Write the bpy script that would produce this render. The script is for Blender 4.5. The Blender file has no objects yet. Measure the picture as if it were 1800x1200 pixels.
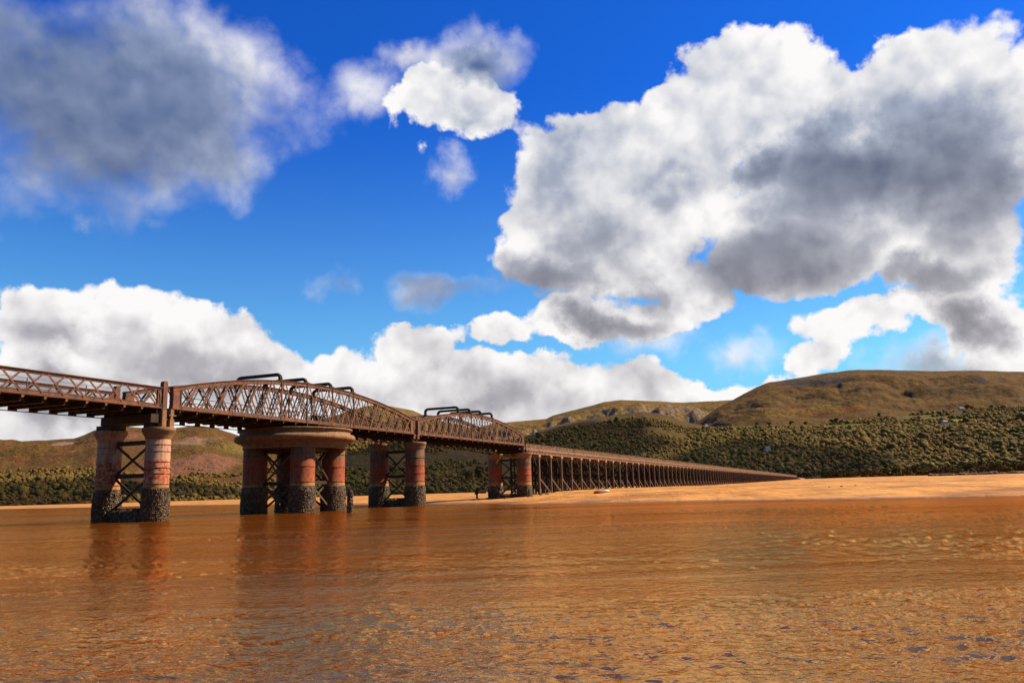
import bpy, math, random
import numpy as np
from mathutils import Matrix, Vector
random.seed(7); RNG = np.random.default_rng(11)
SC = bpy.context.scene
COL = SC.collection

# ------------------------------------------------------------------ camera
F, PITCH, ROLL, H = 1416.9, 0.18228, 0.02834, 1.661       # focal length in px of an 1800 px wide picture
cam = bpy.data.cameras.new('camera'); camo = bpy.data.objects.new('camera', cam); COL.objects.link(camo)
cam.sensor_fit = 'HORIZONTAL'; cam.sensor_width = 36.0; cam.lens = 36.0 * F / 1800.0
cam.clip_start = 0.1; cam.clip_end = 40000.0
camo.matrix_world = (Matrix.Translation((0, 0, H)) @ Matrix.Rotation(math.pi / 2 + PITCH, 4, 'X')
                     @ Matrix.Rotation(-ROLL, 4, 'Z'))
SC.camera = camo

def ray(x, y):                                            # direction through a pixel of the 1800x1200 photograph
    u2 = (x - 900) / F; v2 = (600 - y) / F
    cr, sr = math.cos(ROLL), math.sin(ROLL); u = u2 * cr + v2 * sr; v = -u2 * sr + v2 * cr
    cp, sp = math.cos(PITCH), math.sin(PITCH)
    return (u, cp - v * sp, sp + v * cp)
def azel(x, y):
    d = ray(x, y); return math.atan2(d[0], d[1]), math.atan2(d[2], math.hypot(d[0], d[1]))
def aztan(x, y):
    d = ray(x, y); return math.atan2(d[0], d[1]), d[2] / math.hypot(d[0], d[1])

# ------------------------------------------------------------------ view, sun
SC.view_settings.view_transform = 'Standard'; SC.view_settings.look = 'None'
SC.view_settings.exposure = 1.0; SC.view_settings.gamma = 1.0
SC.cycles.caustics_reflective = False; SC.cycles.caustics_refractive = False
SUN_AZ, SUN_EL = math.radians(73), math.radians(42)
sund = Vector((math.sin(SUN_AZ) * math.cos(SUN_EL), math.cos(SUN_AZ) * math.cos(SUN_EL), math.sin(SUN_EL)))
sl = bpy.data.lights.new('sun', 'SUN'); slo = bpy.data.objects.new('sun', sl); COL.objects.link(slo)
sl.energy = 5.0; sl.angle = math.radians(0.5); sl.color = (1.0, 0.78, 0.54)
slo.rotation_euler = sund.to_track_quat('Z', 'Y').to_euler(); slo.location = (60, 0, 60)

CLOUD_COVER = 0.42
# ------------------------------------------------------------------ node helpers
class NT:
    def __init__(self, nt): self.nt = nt; self.n = nt.nodes; self.l = nt.links
    def node(self, t, **kw):
        n = self.n.new(t)
        for k, v in kw.items(): setattr(n, k, v)
        return n
    def put(self, sock, v):
        if v is None: return
        if hasattr(v, 'is_output'): self.l.new(v, sock)
        else:
            if sock.type == 'RGBA' and hasattr(v, '__len__') and len(v) == 3: v = (*v, 1)
            sock.default_value = v
    def math(self, op, a, b=None, c=None, clamp=False):
        n = self.node('ShaderNodeMath', operation=op, use_clamp=clamp)
        for i, v in enumerate((a, b, c)): self.put(n.inputs[i], v)
        return n.outputs[0]
    def vec(self, op, a, b=None, scale=None):
        n = self.node('ShaderNodeVectorMath', operation=op)
        self.put(n.inputs[0], a); self.put(n.inputs[1], b)
        if scale is not None: self.put(n.inputs['Scale'], scale)
        return n.outputs['Value'] if op in ('LENGTH', 'DOT_PRODUCT', 'DISTANCE') else n.outputs[0]
    def noise(self, v, scale, detail=4, rough=0.55, dist=0.0, out='Fac', lac=2.0):
        n = self.node('ShaderNodeTexNoise'); self.put(n.inputs['Vector'], v)
        n.inputs['Scale'].default_value = scale; n.inputs['Detail'].default_value = detail
        n.inputs['Roughness'].default_value = rough; n.inputs['Distortion'].default_value = dist
        n.inputs['Lacunarity'].default_value = lac
        return n.outputs[out]
    def voro(self, v, scale, feature='F1', out='Distance', rnd=1.0):
        n = self.node('ShaderNodeTexVoronoi', feature=feature); self.put(n.inputs['Vector'], v)
        n.inputs['Scale'].default_value = scale; n.inputs['Randomness'].default_value = rnd
        return n.outputs[out]
    def ramp(self, f, stops, interp='LINEAR'):
        n = self.node('ShaderNodeValToRGB'); self.put(n.inputs[0], f); r = n.color_ramp; r.interpolation = interp
        while len(r.elements) < len(stops): r.elements.new(0.5)
        for e, (p, c) in zip(r.elements, stops):
            e.position = p; e.color = (*c, 1) if hasattr(c, '__len__') else (c, c, c, 1)
        return n.outputs[0]
    def mix(self, f, a, b, mode='MIX'):
        n = self.node('ShaderNodeMix', data_type='RGBA', blend_type=mode)
        self.put(n.inputs[0], f); self.put(n.inputs[6], a); self.put(n.inputs[7], b)
        return n.outputs[2]
    def step(self, v, a, b):                              # smooth step between a and b
        n = self.node('ShaderNodeMapRange', interpolation_type='SMOOTHSTEP'); self.put(n.inputs[0], v)
        n.inputs[1].default_value = a; n.inputs[2].default_value = b
        return n.outputs[0]
    def sep(self, v):
        n = self.node('ShaderNodeSeparateXYZ'); self.put(n.inputs[0], v); return n.outputs
    def comb(self, x, y, z):
        n = self.node('ShaderNodeCombineXYZ')
        for i, v in enumerate((x, y, z)): self.put(n.inputs[i], v)
        return n.outputs[0]
    def bump(self, h, strength=0.5, dist=0.05, nrm=None):
        n = self.node('ShaderNodeBump'); self.put(n.inputs['Height'], h)
        n.inputs['Strength'].default_value = strength; n.inputs['Distance'].default_value = dist
        self.put(n.inputs['Normal'], nrm); return n.outputs[0]

def material(name):
    m = bpy.data.materials.new(name); m.use_nodes = True; nt = m.node_tree; nt.nodes.clear()
    T = NT(nt); out = T.node('ShaderNodeOutputMaterial'); return m, T, out
ALBEDO = 0.72                                             # common factor on all base colours, set together with the exposure
def principled(T, out, col, rough=0.7, normal=None, spec=0.3, metal=0.0):
    col = T.mix(1.0, col, (ALBEDO,) * 3, 'MULTIPLY')
    b = T.node('ShaderNodeBsdfPrincipled'); T.put(b.inputs['Base Color'], col); T.put(b.inputs['Roughness'], rough)
    b.inputs['Specular IOR Level'].default_value = spec; b.inputs['Metallic'].default_value = metal
    T.put(b.inputs['Normal'], normal); T.l.new(b.outputs[0], out.inputs[0]); return b
def objco(T): return T.node('ShaderNodeTexCoord').outputs['Object']
def posco(T): return T.node('ShaderNodeNewGeometry').outputs['Position']

# ------------------------------------------------------------------ sky with clouds
def build_world():
    w = bpy.data.worlds.new('World'); SC.world = w; w.use_nodes = True
    w.node_tree.nodes.clear(); T = NT(w.node_tree)
    out = T.node('ShaderNodeOutputWorld'); bg = T.node('ShaderNodeBackground')
    sky = T.node('ShaderNodeTexSky', sky_type='NISHITA'); sky.sun_disc = False
    sky.sun_elevation = SUN_EL; sky.sun_rotation = SUN_AZ; sky.air_density = 1.0; sky.dust_density = 0.2; sky.ozone_density = 3.0
    d = T.vec('NORMALIZE', T.node('ShaderNodeTexCoord').outputs['Generated'])
    x, y, z = T.sep(d)
    az = T.math('ARCTAN2', x, y); el = T.math('ARCSINE', z)
    tint = T.mix(T.step(el, 0.02, 0.17), (0.46, 0.86, 0.98), T.mix(T.step(el, 0.10, 0.50), SKY_LOW, SKY_HIGH))
    skyc = T.mix(1.0, sky.outputs[0], tint, 'MULTIPLY')
    # wind-torn edges: the place of a cloud is warped by noise on the direction itself
    wn = T.noise(d, 4.5, 4, 0.55, out='Color'); wn2 = T.noise(d, 17.0, 5, 0.62, out='Color')
    wv = T.vec('ADD', T.vec('SCALE', T.vec('SUBTRACT', wn, (.5, .5, .5)), scale=0.13),
               T.vec('SCALE', T.vec('SUBTRACT', wn2, (.5, .5, .5)), scale=0.075))
    P0 = T.comb(az, el, 0.0)
    P = T.vec('ADD', P0, T.vec('MULTIPLY', wv, (1.0, 0.8, 0.0)))
    def field(blobs, k=0.12, P=P):
        acc = None
        for (px, py, rx, ry, wgt) in blobs:
            a0, e0 = azel(px, py); a1 = azel(px + rx, py)[0]; e1 = azel(px, py - ry)[1]
            v = T.vec('MULTIPLY', T.vec('SUBTRACT', P, (a0, e0, 0)), (1 / abs(a1 - a0), 1 / abs(e1 - e0), 0))
            f = T.math('MULTIPLY_ADD', T.vec('LENGTH', v), -wgt, wgt)
            acc = f if acc is None else T.math('SMOOTH_MAX', acc, f, k)
        return acc
    M = field(CLOUDS)
    soft = field(SOFT)
    # elsewhere in the sky: unseen broken cumulus, kept grey to lower the fill light
    inside = T.math('MULTIPLY', T.step(T.math('ABSOLUTE', az), 0.80, 0.64), T.step(el, 0.72, 0.58))
    low = T.noise(d, 2.3, 3, 0.5)
    Mo = T.math('SUBTRACT', T.math('MULTIPLY_ADD', low, 5.0, -2.65), T.math('MULTIPLY', inside, 4.0))
    M = T.math('MAXIMUM', M, Mo)
    q = T.vec('ADD', d, T.vec('SCALE', T.vec('SUBTRACT', wn2, (.5, .5, .5)), scale=0.035))
    def billow(v, sc):
        n = T.node('ShaderNodeTexVoronoi', feature='F1', normalize=True); T.put(n.inputs['Vector'], v); n.inputs['Scale'].default_value = sc
        n.inputs['Detail'].default_value = 2.2; n.inputs['Roughness'].default_value = 0.55; n.inputs['Lacunarity'].default_value = 2.3
        return n.outputs['Distance']
    v0 = billow(q, 11.0)
    n0 = T.math('ADD', T.math('MULTIPLY', T.math('SUBTRACT', T.noise(d, 9.0, 6, 0.56), 0.5), 0.75), T.math('MULTIPLY_ADD', v0, -0.75, 0.27))
    D1 = T.math('SUBTRACT', T.math('MULTIPLY_ADD', n0, 1.5, M), 0.15)
    D2 = T.math('MULTIPLY_ADD', n0, 1.7, soft)
    a1 = T.step(D1, 0.0, 0.16); a2 = T.math('MULTIPLY', T.step(D2, -0.05, 0.85), 0.85)
    alpha = T.math('MAXIMUM', a1, a2)
    # light on the clouds: billows lit from above right, grey bases and thick parts
    L = Vector((0.35, -0.15, 0.9)).normalized() * 0.022
    v1 = billow(T.vec('ADD', q, tuple(L)), 11.0)
    b0 = T.noise(d, 7.0, 4, 0.55); b1 = T.noise(T.vec('ADD', d, tuple(L * 1.8)), 7.0, 4, 0.55)
    rel = T.math('ADD', T.math('MULTIPLY', T.math('SUBTRACT', v1, v0), 1.25), T.math('MULTIPLY', T.math('SUBTRACT', b0, b1), 1.1))
    nlow = T.math('SUBTRACT', T.noise(d, 5.0, 5, 0.55), 0.5)
    P2 = T.vec('ADD', P0, T.vec('MULTIPLY', wv, (1.3, 1.0, 0.0)))
    G = T.math('ADD', T.math('MULTIPLY', nlow, 0.7), T.math('MAXIMUM', field(DARK, 0.25, P2), T.math('MULTIPLY', T.math('SUBTRACT', 1.0, inside), 0.75)))
    grey = T.step(G, -0.25, 0.85)
    lite = T.math('ADD', T.math('SUBTRACT', 0.91, T.math('MULTIPLY', grey, 0.77)), T.math('MULTIPLY', rel, T.math('MULTIPLY_ADD', grey, -0.5, 1.0)))
    edge = T.math('MULTIPLY', T.step(D1, 0.9, 0.15), T.math('MULTIPLY_ADD', grey, -0.10, 0.16))
    lite = T.math('ADD', lite, edge, clamp=True)
    warm = T.step(el, 0.50, 0.12)
    darkc = T.mix(warm, (0.55, 1.0, 2.0), (1.9, 1.85, 2.15))
    midc = T.mix(warm, (3.6, 4.2, 5.5), (4.7, 4.55, 4.85))
    cc = T.mix(T.math('MULTIPLY', lite, 2.0, clamp=True), darkc, midc)
    cc = T.mix(T.math('MULTIPLY_ADD', lite, 2.0, -1.0, clamp=True), cc, (9.8, 9.6, 9.5))
    col = T.mix(alpha, skyc, cc)
    T.l.new(col, bg.inputs[0]); bg.inputs[1].default_value = 0.05
    T.l.new(bg.outputs[0], out.inputs[0])
    w.cycles.sampling_method = 'MANUAL'; w.cycles.sample_map_resolution = 512
SKY_LOW, SKY_HIGH = (0.66, 1.30, 1.55), (0.085, 0.58, 1.65)
CLOUDS = [  # centre px, half sizes, weight
    # big right cloud
    (1000, 335, 130, 130, 1), (1060, 250, 110, 80, 1), (1010, 440, 160, 95, 1), (1120, 420, 150, 130, 1), (1180, 300, 170, 140, 1),
    (1230, 200, 110, 110, 1), (1340, 160, 150, 120, 1), (1430, 300, 220, 170, 1), (1580, 300, 240, 200, 1), (1560, 150, 200, 100, 1),
    (1720, 230, 200, 230, 1), (1480, 420, 260, 100, 1), (1680, 450, 220, 100, 1), (1210, 490, 110, 65, 1), (1010, 565, 120, 42, .7), (1150, 540, 120, 50, .7),
    # small top cloud
    (755, 195, 95, 75, .9), (840, 192, 85, 68, .9),
    # left cumulus and horizon bank
    (90, 600, 150, 120, 1), (230, 580, 150, 115, 1), (340, 610, 130, 100, 1), (430, 690, 160, 95, 1), (120, 740, 300, 130, 1),
    (560, 710, 160, 100, 1), (700, 705, 160, 85, 1), (860, 715, 170, 78, 1), (1000, 715, 160, 78, 1), (1130, 712, 160, 85, 1), (1260, 715, 150, 70, 1),
    (900, 800, 1100, 95, 1), (1390, 690, 90, 50, 1), (870, 590, 75, 45, .8), (1450, 628, 60, 40, .7),
    (1520, 560, 130, 52, .8), (1640, 545, 140, 60, .8), (1740, 590, 130, 90, .9), (740, 620, 70, 55, .7),
]
SOFT = [
    (120, 190, 360, 200, 1.3), (300, 150, 270, 190, 1.15), (390, 260, 130, 95, .9), (450, 130, 90, 100, .7), (630, 145, 70, 50, .5), (705, 95, 55, 40, .65), (830, 110, 110, 60, .8),
    (785, 305, 45, 42, .6), (570, 487, 70, 30, .5), (800, 500, 110, 24, .4), (100, 345, 60, 40, .5), (1150, 575, 90, 35, .5), (1310, 610, 90, 35, .5),
    (1660, 640, 150, 65, .9), (900, 840, 1200, 90, 1),
]
DARK = [
    (100, 180, 330, 260, 1.25), (300, 190, 230, 210, 1.0), (1740, 330, 160, 140, .95), (1480, 300, 290, 130, 1.15), (1380, 430, 220, 110, 1.0), (1640, 290, 200, 150, 1.0),
    (1330, 280, 110, 60, .85), (950, 490, 150, 70, .95), (1060, 400, 110, 100, .5), (1020, 300, 110, 80, .4), (1640, 490, 220, 55, .85), (1050, 565, 140, 35, .75), (1700, 560, 90, 60, .85),
    (130, 610, 180, 45, .5), (330, 660, 240, 70, .5), (700, 700, 260, 50, .25), (800, 735, 420, 40, .35), (1230, 705, 220, 35, .25), (100, 710, 220, 70, .85),
    (850, 110, 90, 55, .75), (810, 230, 120, 28, .4), (1660, 650, 120, 50, .55), (570, 487, 70, 35, .6), (800, 500, 130, 40, .9), (1130, 505, 80, 50, .6), (1180, 330, 90, 60, .35),
]
build_world()

# ------------------------------------------------------------------ mesh helpers
def empty(name, loc=(0, 0, 0), rz=0.0):
    o = bpy.data.objects.new(name, None); COL.objects.link(o); o.location = loc; o.rotation_euler = (0, 0, rz); o.empty_display_size = .3
    return o
def tag(o, label, cat, group=None, kind=None):
    if label: o['label'] = label
    if cat: o['category'] = cat
    if group: o['group'] = group
    if kind: o['kind'] = kind
    return o
def link(name, me, parent=None, loc=None, rz=0.0):
    o = bpy.data.objects.new(name, me); COL.objects.link(o)
    if parent is not None: o.parent = parent
    if loc is not None: o.location = loc
    if rz: o.rotation_euler = (0, 0, rz)
    return o
class MB:
    def __init__(self): self.v = []; self.f = []; self.sm = []
    def add(self, vs, fs, smooth=False):
        b = len(self.v); self.v += [tuple(p) for p in vs]; self.f += [tuple(b + i for i in q) for q in fs]; self.sm += [smooth] * len(fs); return self
    BOX = [(0, 3, 2, 1), (4, 5, 6, 7), (0, 1, 5, 4), (1, 2, 6, 5), (2, 3, 7, 6), (3, 0, 4, 7)]
    def box(self, x0, x1, y0, y1, z0, z1):
        return self.add([(x0, y0, z0), (x1, y0, z0), (x1, y1, z0), (x0, y1, z0), (x0, y0, z1), (x1, y0, z1), (x1, y1, z1), (x0, y1, z1)], self.BOX)
    def bar(self, p, q, w, h, up=(0, 0, 1)):             # w across, h along 'up'
        p = Vector(p); q = Vector(q); d = (q - p).normalized(); up = Vector(up)
        s = d.cross(up)
        if s.length < 1e-4: s = d.cross(Vector((0, 1, 0)))
        s.normalize(); u = s.cross(d).normalized(); s = s * w / 2; u = u * h / 2
        return self.add([p - s - u, p + s - u, p + s + u, p - s + u, q - s - u, q + s - u, q + s + u, q - s + u], self.BOX)
    def sweep(self, pts, w, h, side):                     # rectangular section along a path; 'side' is the constant cross direction
        side = Vector(side).normalized(); ring = []
        pts = [Vector(p) for p in pts]
        for i, p in enumerate(pts):
            t = (pts[min(i + 1, len(pts) - 1)] - pts[max(i - 1, 0)]).normalized(); u = side.cross(t).normalized()
            ring.append([p - side * w / 2 - u * h / 2, p + side * w / 2 - u * h / 2, p + side * w / 2 + u * h / 2, p - side * w / 2 + u * h / 2])
        vs = [v for r in ring for v in r]; fs = []
        for i in range(len(pts) - 1):
            for k in range(4): fs.append((4 * i + k, 4 * i + (k + 1) % 4, 4 * i + 4 + (k + 1) % 4, 4 * i + 4 + k))
        fs += [(3, 2, 1, 0), tuple(4 * (len(pts) - 1) + k for k in range(4))]
        return self.add(vs, fs)
    def lathe(self, prof, n=32, c=(0, 0), a0=0.0, a1=None, smooth=True, cap=True):
        full = a1 is None; a1 = a0 + 2 * math.pi if full else a1; m = n if full else n + 1
        vs = []; fs = []; k = len(prof)
        for i in range(m):
            a = a0 + (a1 - a0) * i / n
            for r, z in prof: vs.append((c[0] + r * math.cos(a), c[1] + r * math.sin(a), z))
        for i in range(n):
            j = (i + 1) % m
            for q in range(k - 1): fs.append((i * k + q, j * k + q, j * k + q + 1, i * k + q + 1))
        self.add(vs, fs, smooth)
        if cap and full:
            self.add([vs[i * k + k - 1] for i in range(m)], [tuple(range(m))]); self.add([vs[i * k] for i in range(m)], [tuple(reversed(range(m)))])
        return self
    def tube(self, pts, r, n=8):
        pts = [Vector(p) for p in pts]; rr = r if hasattr(r, '__len__') else [r] * len(pts); vs = []; fs = []
        for i, p in enumerate(pts):
            t = (pts[min(i + 1, len(pts) - 1)] - pts[max(i - 1, 0)]).normalized()
            a = t.cross(Vector((0, 0, 1)));  a = a if a.length > 1e-3 else t.cross(Vector((0, 1, 0))); a.normalize(); b = t.cross(a)
            for k in range(n): vs.append(p + (a * math.cos(2 * math.pi * k / n) + b * math.sin(2 * math.pi * k / n)) * rr[i])
        for i in range(len(pts) - 1):
            for k in range(n): fs.append((i * n + k, i * n + (k + 1) % n, i * n + n + (k + 1) % n, i * n + n + k))
        fs += [tuple(range(n)), tuple(reversed(range((len(pts) - 1) * n, len(pts) * n)))]
        return self.add(vs, fs, True)
    def mesh(self, name, m):
        me = bpy.data.meshes.new(name); me.from_pydata(self.v, [], self.f); me.materials.append(m)
        me.polygons.foreach_set('use_smooth', self.sm)
        import bmesh
        bm = bmesh.new(); bm.from_mesh(me); bmesh.ops.recalc_face_normals(bm, faces=bm.faces); bm.to_mesh(me); bm.free()
        me.update(); return me
    def build(self, name, m, parent=None, loc=None, rz=0.0): return link(name, self.mesh(name, m), parent, loc, rz)

def np_mesh(name, V, Fq, m, smooth=True):                 # fast mesh from arrays, faces all of one size
    me = bpy.data.meshes.new(name); V = np.asarray(V, np.float32); Fq = np.asarray(Fq, np.int32); k = Fq.shape[1]
    me.vertices.add(len(V)); me.vertices.foreach_set('co', V.ravel())
    me.loops.add(Fq.size); me.loops.foreach_set('vertex_index', Fq.ravel())
    me.polygons.add(len(Fq)); me.polygons.foreach_set('loop_start', np.arange(0, Fq.size, k, dtype=np.int32))
    me.polygons.foreach_set('use_smooth', np.full(len(Fq), smooth))
    me.materials.append(m); me.update(calc_edges=True); me.validate(); return me
def grid_faces(na, nr):
    i = np.arange((na - 1))[:, None] * nr + np.arange(nr - 1)[None, :]
    return np.stack([i, i + nr, i + nr + 1, i + 1], -1).reshape(-1, 4)

def _hash(ix, iy, seed):
    h = (ix.astype(np.int64) * 374761393 + iy.astype(np.int64) * 668265263 + seed * 2147483647) & 0xffffffff
    h = ((h ^ (h >> 13)) * 1274126177) & 0xffffffff; h = h ^ (h >> 16)
    return (h & 0xffff) / 65535.0
def vnoise(x, y, seed=0):
    x = np.asarray(x, float); y = np.asarray(y, float); ix = np.floor(x); iy = np.floor(y); fx = x - ix; fy = y - iy
    fx = fx * fx * fx * (fx * (fx * 6 - 15) + 10); fy = fy * fy * fy * (fy * (fy * 6 - 15) + 10)
    a = _hash(ix, iy, seed); b = _hash(ix + 1, iy, seed); c = _hash(ix, iy + 1, seed); d = _hash(ix + 1, iy + 1, seed)
    return (a * (1 - fx) + b * fx) * (1 - fy) + (c * (1 - fx) + d * fx) * fy * 1.0
def fbm(x, y, oct=5, seed=0, gain=0.5):
    s = 0.0; a = 1.0; t = 0.0
    for o in range(oct):
        s = s + a * (vnoise(x, y, seed + o * 17) - .5); t += a; a *= gain; x = x * 2.03 + 5.1; y = y * 2.03 + 1.7
    return s / t * 2
def sstep(v, a, b):
    t = np.clip((v - a) / (b - a), 0, 1); return t * t * (3 - 2 * t)

# ------------------------------------------------------------------ materials
def m_steel(name='rusted_steel', base=(0.125, 0.063, 0.036), rust=(0.25, 0.085, 0.028), dark=(0.026, 0.014, 0.010)):
    m, T, out = material(name); p = posco(T)
    n = T.noise(p, 1.3, 6, .65); n2 = T.noise(p, 9.0, 5, .6); st = T.noise(T.vec('MULTIPLY', p, (5, 5, .7)), 1.0, 4, .6)
    c = T.mix(T.step(n, .42, .66), base, rust); c = T.mix(T.step(st, .52, .75), c, dark); c = T.mix(T.step(n2, .62, .76), c, (0.22, 0.115, 0.065))
    principled(T, out, c, T.ramp(n2, [(0, .6), (1, .9)]), T.bump(n2, .4, .02), .3); return m
STEEL = m_steel()
STEEL_DARK = m_steel('dark_shaded_steel', (0.022, 0.014, 0.011), (0.05, 0.022, 0.012), (0.012, 0.009, 0.008))  # darker steel: shade of inner and underside parts put into its colour
def m_stone():
    m, T, out = material('stained_cast_iron'); p = posco(T)
    n = T.noise(p, 1.6, 6, .65); st = T.noise(T.vec('MULTIPLY', p, (6, 6, .5)), 1.0, 5, .65); n2 = T.noise(p, 14, 4, .6)
    c = T.mix(T.step(n, .4, .65), (.33, .19, .09), (.20, .105, .055)); c = T.mix(T.step(st, .48, .66), c, (.34, .16, .035)); c = T.mix(T.step(n2, .54, .70), c, (.075, .034, .018))
    principled(T, out, c, .8, T.bump(n2, .3, .02), .25); return m
IRON = m_stone()
def m_column(name, upper1, upper2, red1, red2, zr0, zr1, zo0, zb):
    m, T, out = material(name); p = posco(T); z = T.sep(p)[2]
    n = T.noise(p, 1.7, 6, .68); nf = T.noise(p, 3.6, 7, .72); st = T.noise(T.vec('MULTIPLY', p, (4.5, 4.5, .55)), 1.0, 6, .65)
    zz = T.math('ADD', z, T.math('MULTIPLY', T.math('SUBTRACT', n, .5), 2.6))
    c = T.mix(T.step(st, .45, .66), upper1, upper2)
    c = T.mix(T.math('MULTIPLY', T.step(zz, zr1 + .5, zr1 - .5), T.step(nf, .38, .56)), c, T.mix(T.step(nf, .42, .66), red1, red2))
    c = T.mix(T.math('MULTIPLY', T.step(nf, .58, .66), .7), c, red2)
    zo = T.math('ADD', z, T.math('MULTIPLY', T.math('SUBTRACT', st, .5), 1.0))
    c = T.mix(T.math('MULTIPLY', T.step(zo, zr0 + .25, zr0 - .25), .95), c, (.44, .21, .055))
    c = T.mix(T.math('MULTIPLY', T.step(nf, .52, .6), T.step(z, zr0 + .5, zr0 - .5)), c, (.16, .07, .03))
    c = T.mix(T.step(zo, zb + .12, zb - .2), c, (.05, .032, .02))
    c = T.mix(T.math('MULTIPLY', T.step(st, .60, .70), .75), c, (.075, .034, .022))
    principled(T, out, c, .75, T.bump(nf, .35, .03), .25); return m
COLPAINT1 = m_column('peeling_pink_paint', (.56, .32, .20), (.28, .125, .07), (.55, .10, .014), (.19, .036, .010), 3.0, 4.9, 3.0, 2.4)
COLPAINT2 = m_column('peeling_red_paint', (.20, .105, .048), (.08, .038, .019), (.56, .085, .012), (.15, .028, .009), 3.05, 5.6, 3.0, 2.45)
def m_crust():
    m, T, out = material('mussel_crust'); p = posco(T)
    v = T.voro(p, 11.0); vc = T.voro(p, 11.0, out='Color'); n = T.noise(p, 2.2, 5, .6)
    f = T.sep(vc)[0]
    c = T.ramp(f, [(0, (.018, .011, .006)), (.5, (.06, .034, .013)), (.78, (.11, .063, .024)), (1, (.36, .22, .09))])
    c = T.mix(T.step(n, .5, .7), c, (.035, .02, .01))
    principled(T, out, c, .6, T.bump(T.math('SUBTRACT', 1.0, v), .9, .08), .35); return m
CRUST = m_crust()
def m_timber(name, a, b, dk):
    m, T, out = material(name); p = posco(T)
    g = T.noise(T.vec('MULTIPLY', p, (7, 7, .8)), 1.0, 5, .6); n = T.noise(p, .6, 4, .6); z = T.sep(p)[2]
    c = T.mix(T.step(g, .38, .62), a, b); c = T.mix(T.step(n, .5, .7), c, dk)
    principled(T, out, c, .85, T.bump(g, .4, .03), .2); return m
PILE = m_timber('weathered_pile_timber', (.20, .12, .075), (.11, .064, .04), (.055, .032, .02))
DECKWOOD = m_timber('sunbleached_deck_timber', (.42, .265, .175), (.31, .18, .11), (.21, .115, .068))
DARKWOOD = m_timber('dark_shaded_timber', (.04, .025, .016), (.025, .016, .012), (.016, .011, .009))  # dark brace timber; also paints shade into the inner piles

def m_sand():
    m, T, out = material('tidal_sand'); p = posco(T)
    n = T.noise(p, .05, 6, .6); n2 = T.noise(T.vec('MULTIPLY', p, (1, .35, 1)), .22, 7, .62); n3 = T.noise(p, 1.3, 5, .6); z = T.sep(p)[2]
    n4 = T.noise(T.vec('MULTIPLY', p, (.35, 1.0, 1)), .16, 6, .6, .4); c = T.mix(T.step(n2, .40, .60), (.62, .285, .05), (.43, .18, .028)); c = T.mix(T.math('MULTIPLY', T.step(n4, .50, .60), .8), c, (.25, .105, .026)); c = T.mix(T.step(n, .45, .68), c, (.66, .34, .075))
    c = T.mix(T.math('MULTIPLY', T.step(n3, .58, .72), .5), c, (.25, .11, .03))
    wet = T.step(T.math('ADD', z, T.math('MULTIPLY', T.math('SUBTRACT', n2, .5), .25)), .16, .02)
    c = T.mix(wet, c, (.20, .088, .028))
    h = T.math('ADD', T.math('MULTIPLY', n2, 1.0), T.math('MULTIPLY', n3, .25))
    principled(T, out, c, T.math('MULTIPLY_ADD', wet, -.45, .9), T.bump(T.math('ADD', h, T.math('MULTIPLY', n4, 2.0)), 1.0, .8), .25); return m
SAND = m_sand()
def m_water():
    m, T, out = material('silty_estuary_water'); p = posco(T)
    q = T.vec('MULTIPLY', p, (.6, 1.0, 1.0))
    w2 = T.noise(q, 7.0, 3, .55, .4); w3 = T.noise(T.vec('MULTIPLY', p, (.22, 1, 1)), .40, 4, .55, .5); w4 = T.noise(T.vec('MULTIPLY', p, (.12, 1, 1)), .06, 4, .6, .6)
    calm = T.step(w4, .42, .58)                           # slicks of calmer water between ripple fields
    h = T.math('ADD', T.math('MULTIPLY', w2, .04), T.math('MULTIPLY', w3, .07))
    h = T.math('MULTIPLY', h, T.math('MULTIPLY_ADD', calm, -.7, 1.0))
    nrm = T.bump(h, 1.0, 1.0)
    silt = T.mix(T.step(w3, .3, .7), (.165, .053, .010), (.11, .032, .005))
    df = T.node('ShaderNodeBsdfDiffuse'); T.put(df.inputs[0], silt); T.put(df.inputs['Normal'], nrm)
    gl = T.node('ShaderNodeBsdfGlossy'); T.put(gl.inputs[0], (1.0, .51, .17, 1)); T.put(gl.inputs['Roughness'], .06); T.put(gl.inputs['Normal'], nrm)
    fr = T.node('ShaderNodeFresnel'); fr.inputs[0].default_value = 1.33; T.put(fr.inputs['Normal'], nrm)
    mx = T.node('ShaderNodeMixShader'); T.put(mx.inputs[0], T.math('MULTIPLY_ADD', fr.outputs[0], .66, .02))
    T.l.new(df.outputs[0], mx.inputs[1]); T.l.new(gl.outputs[0], mx.inputs[2]); T.l.new(mx.outputs[0], out.inputs[0]); return m
WATER = m_water()
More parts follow.
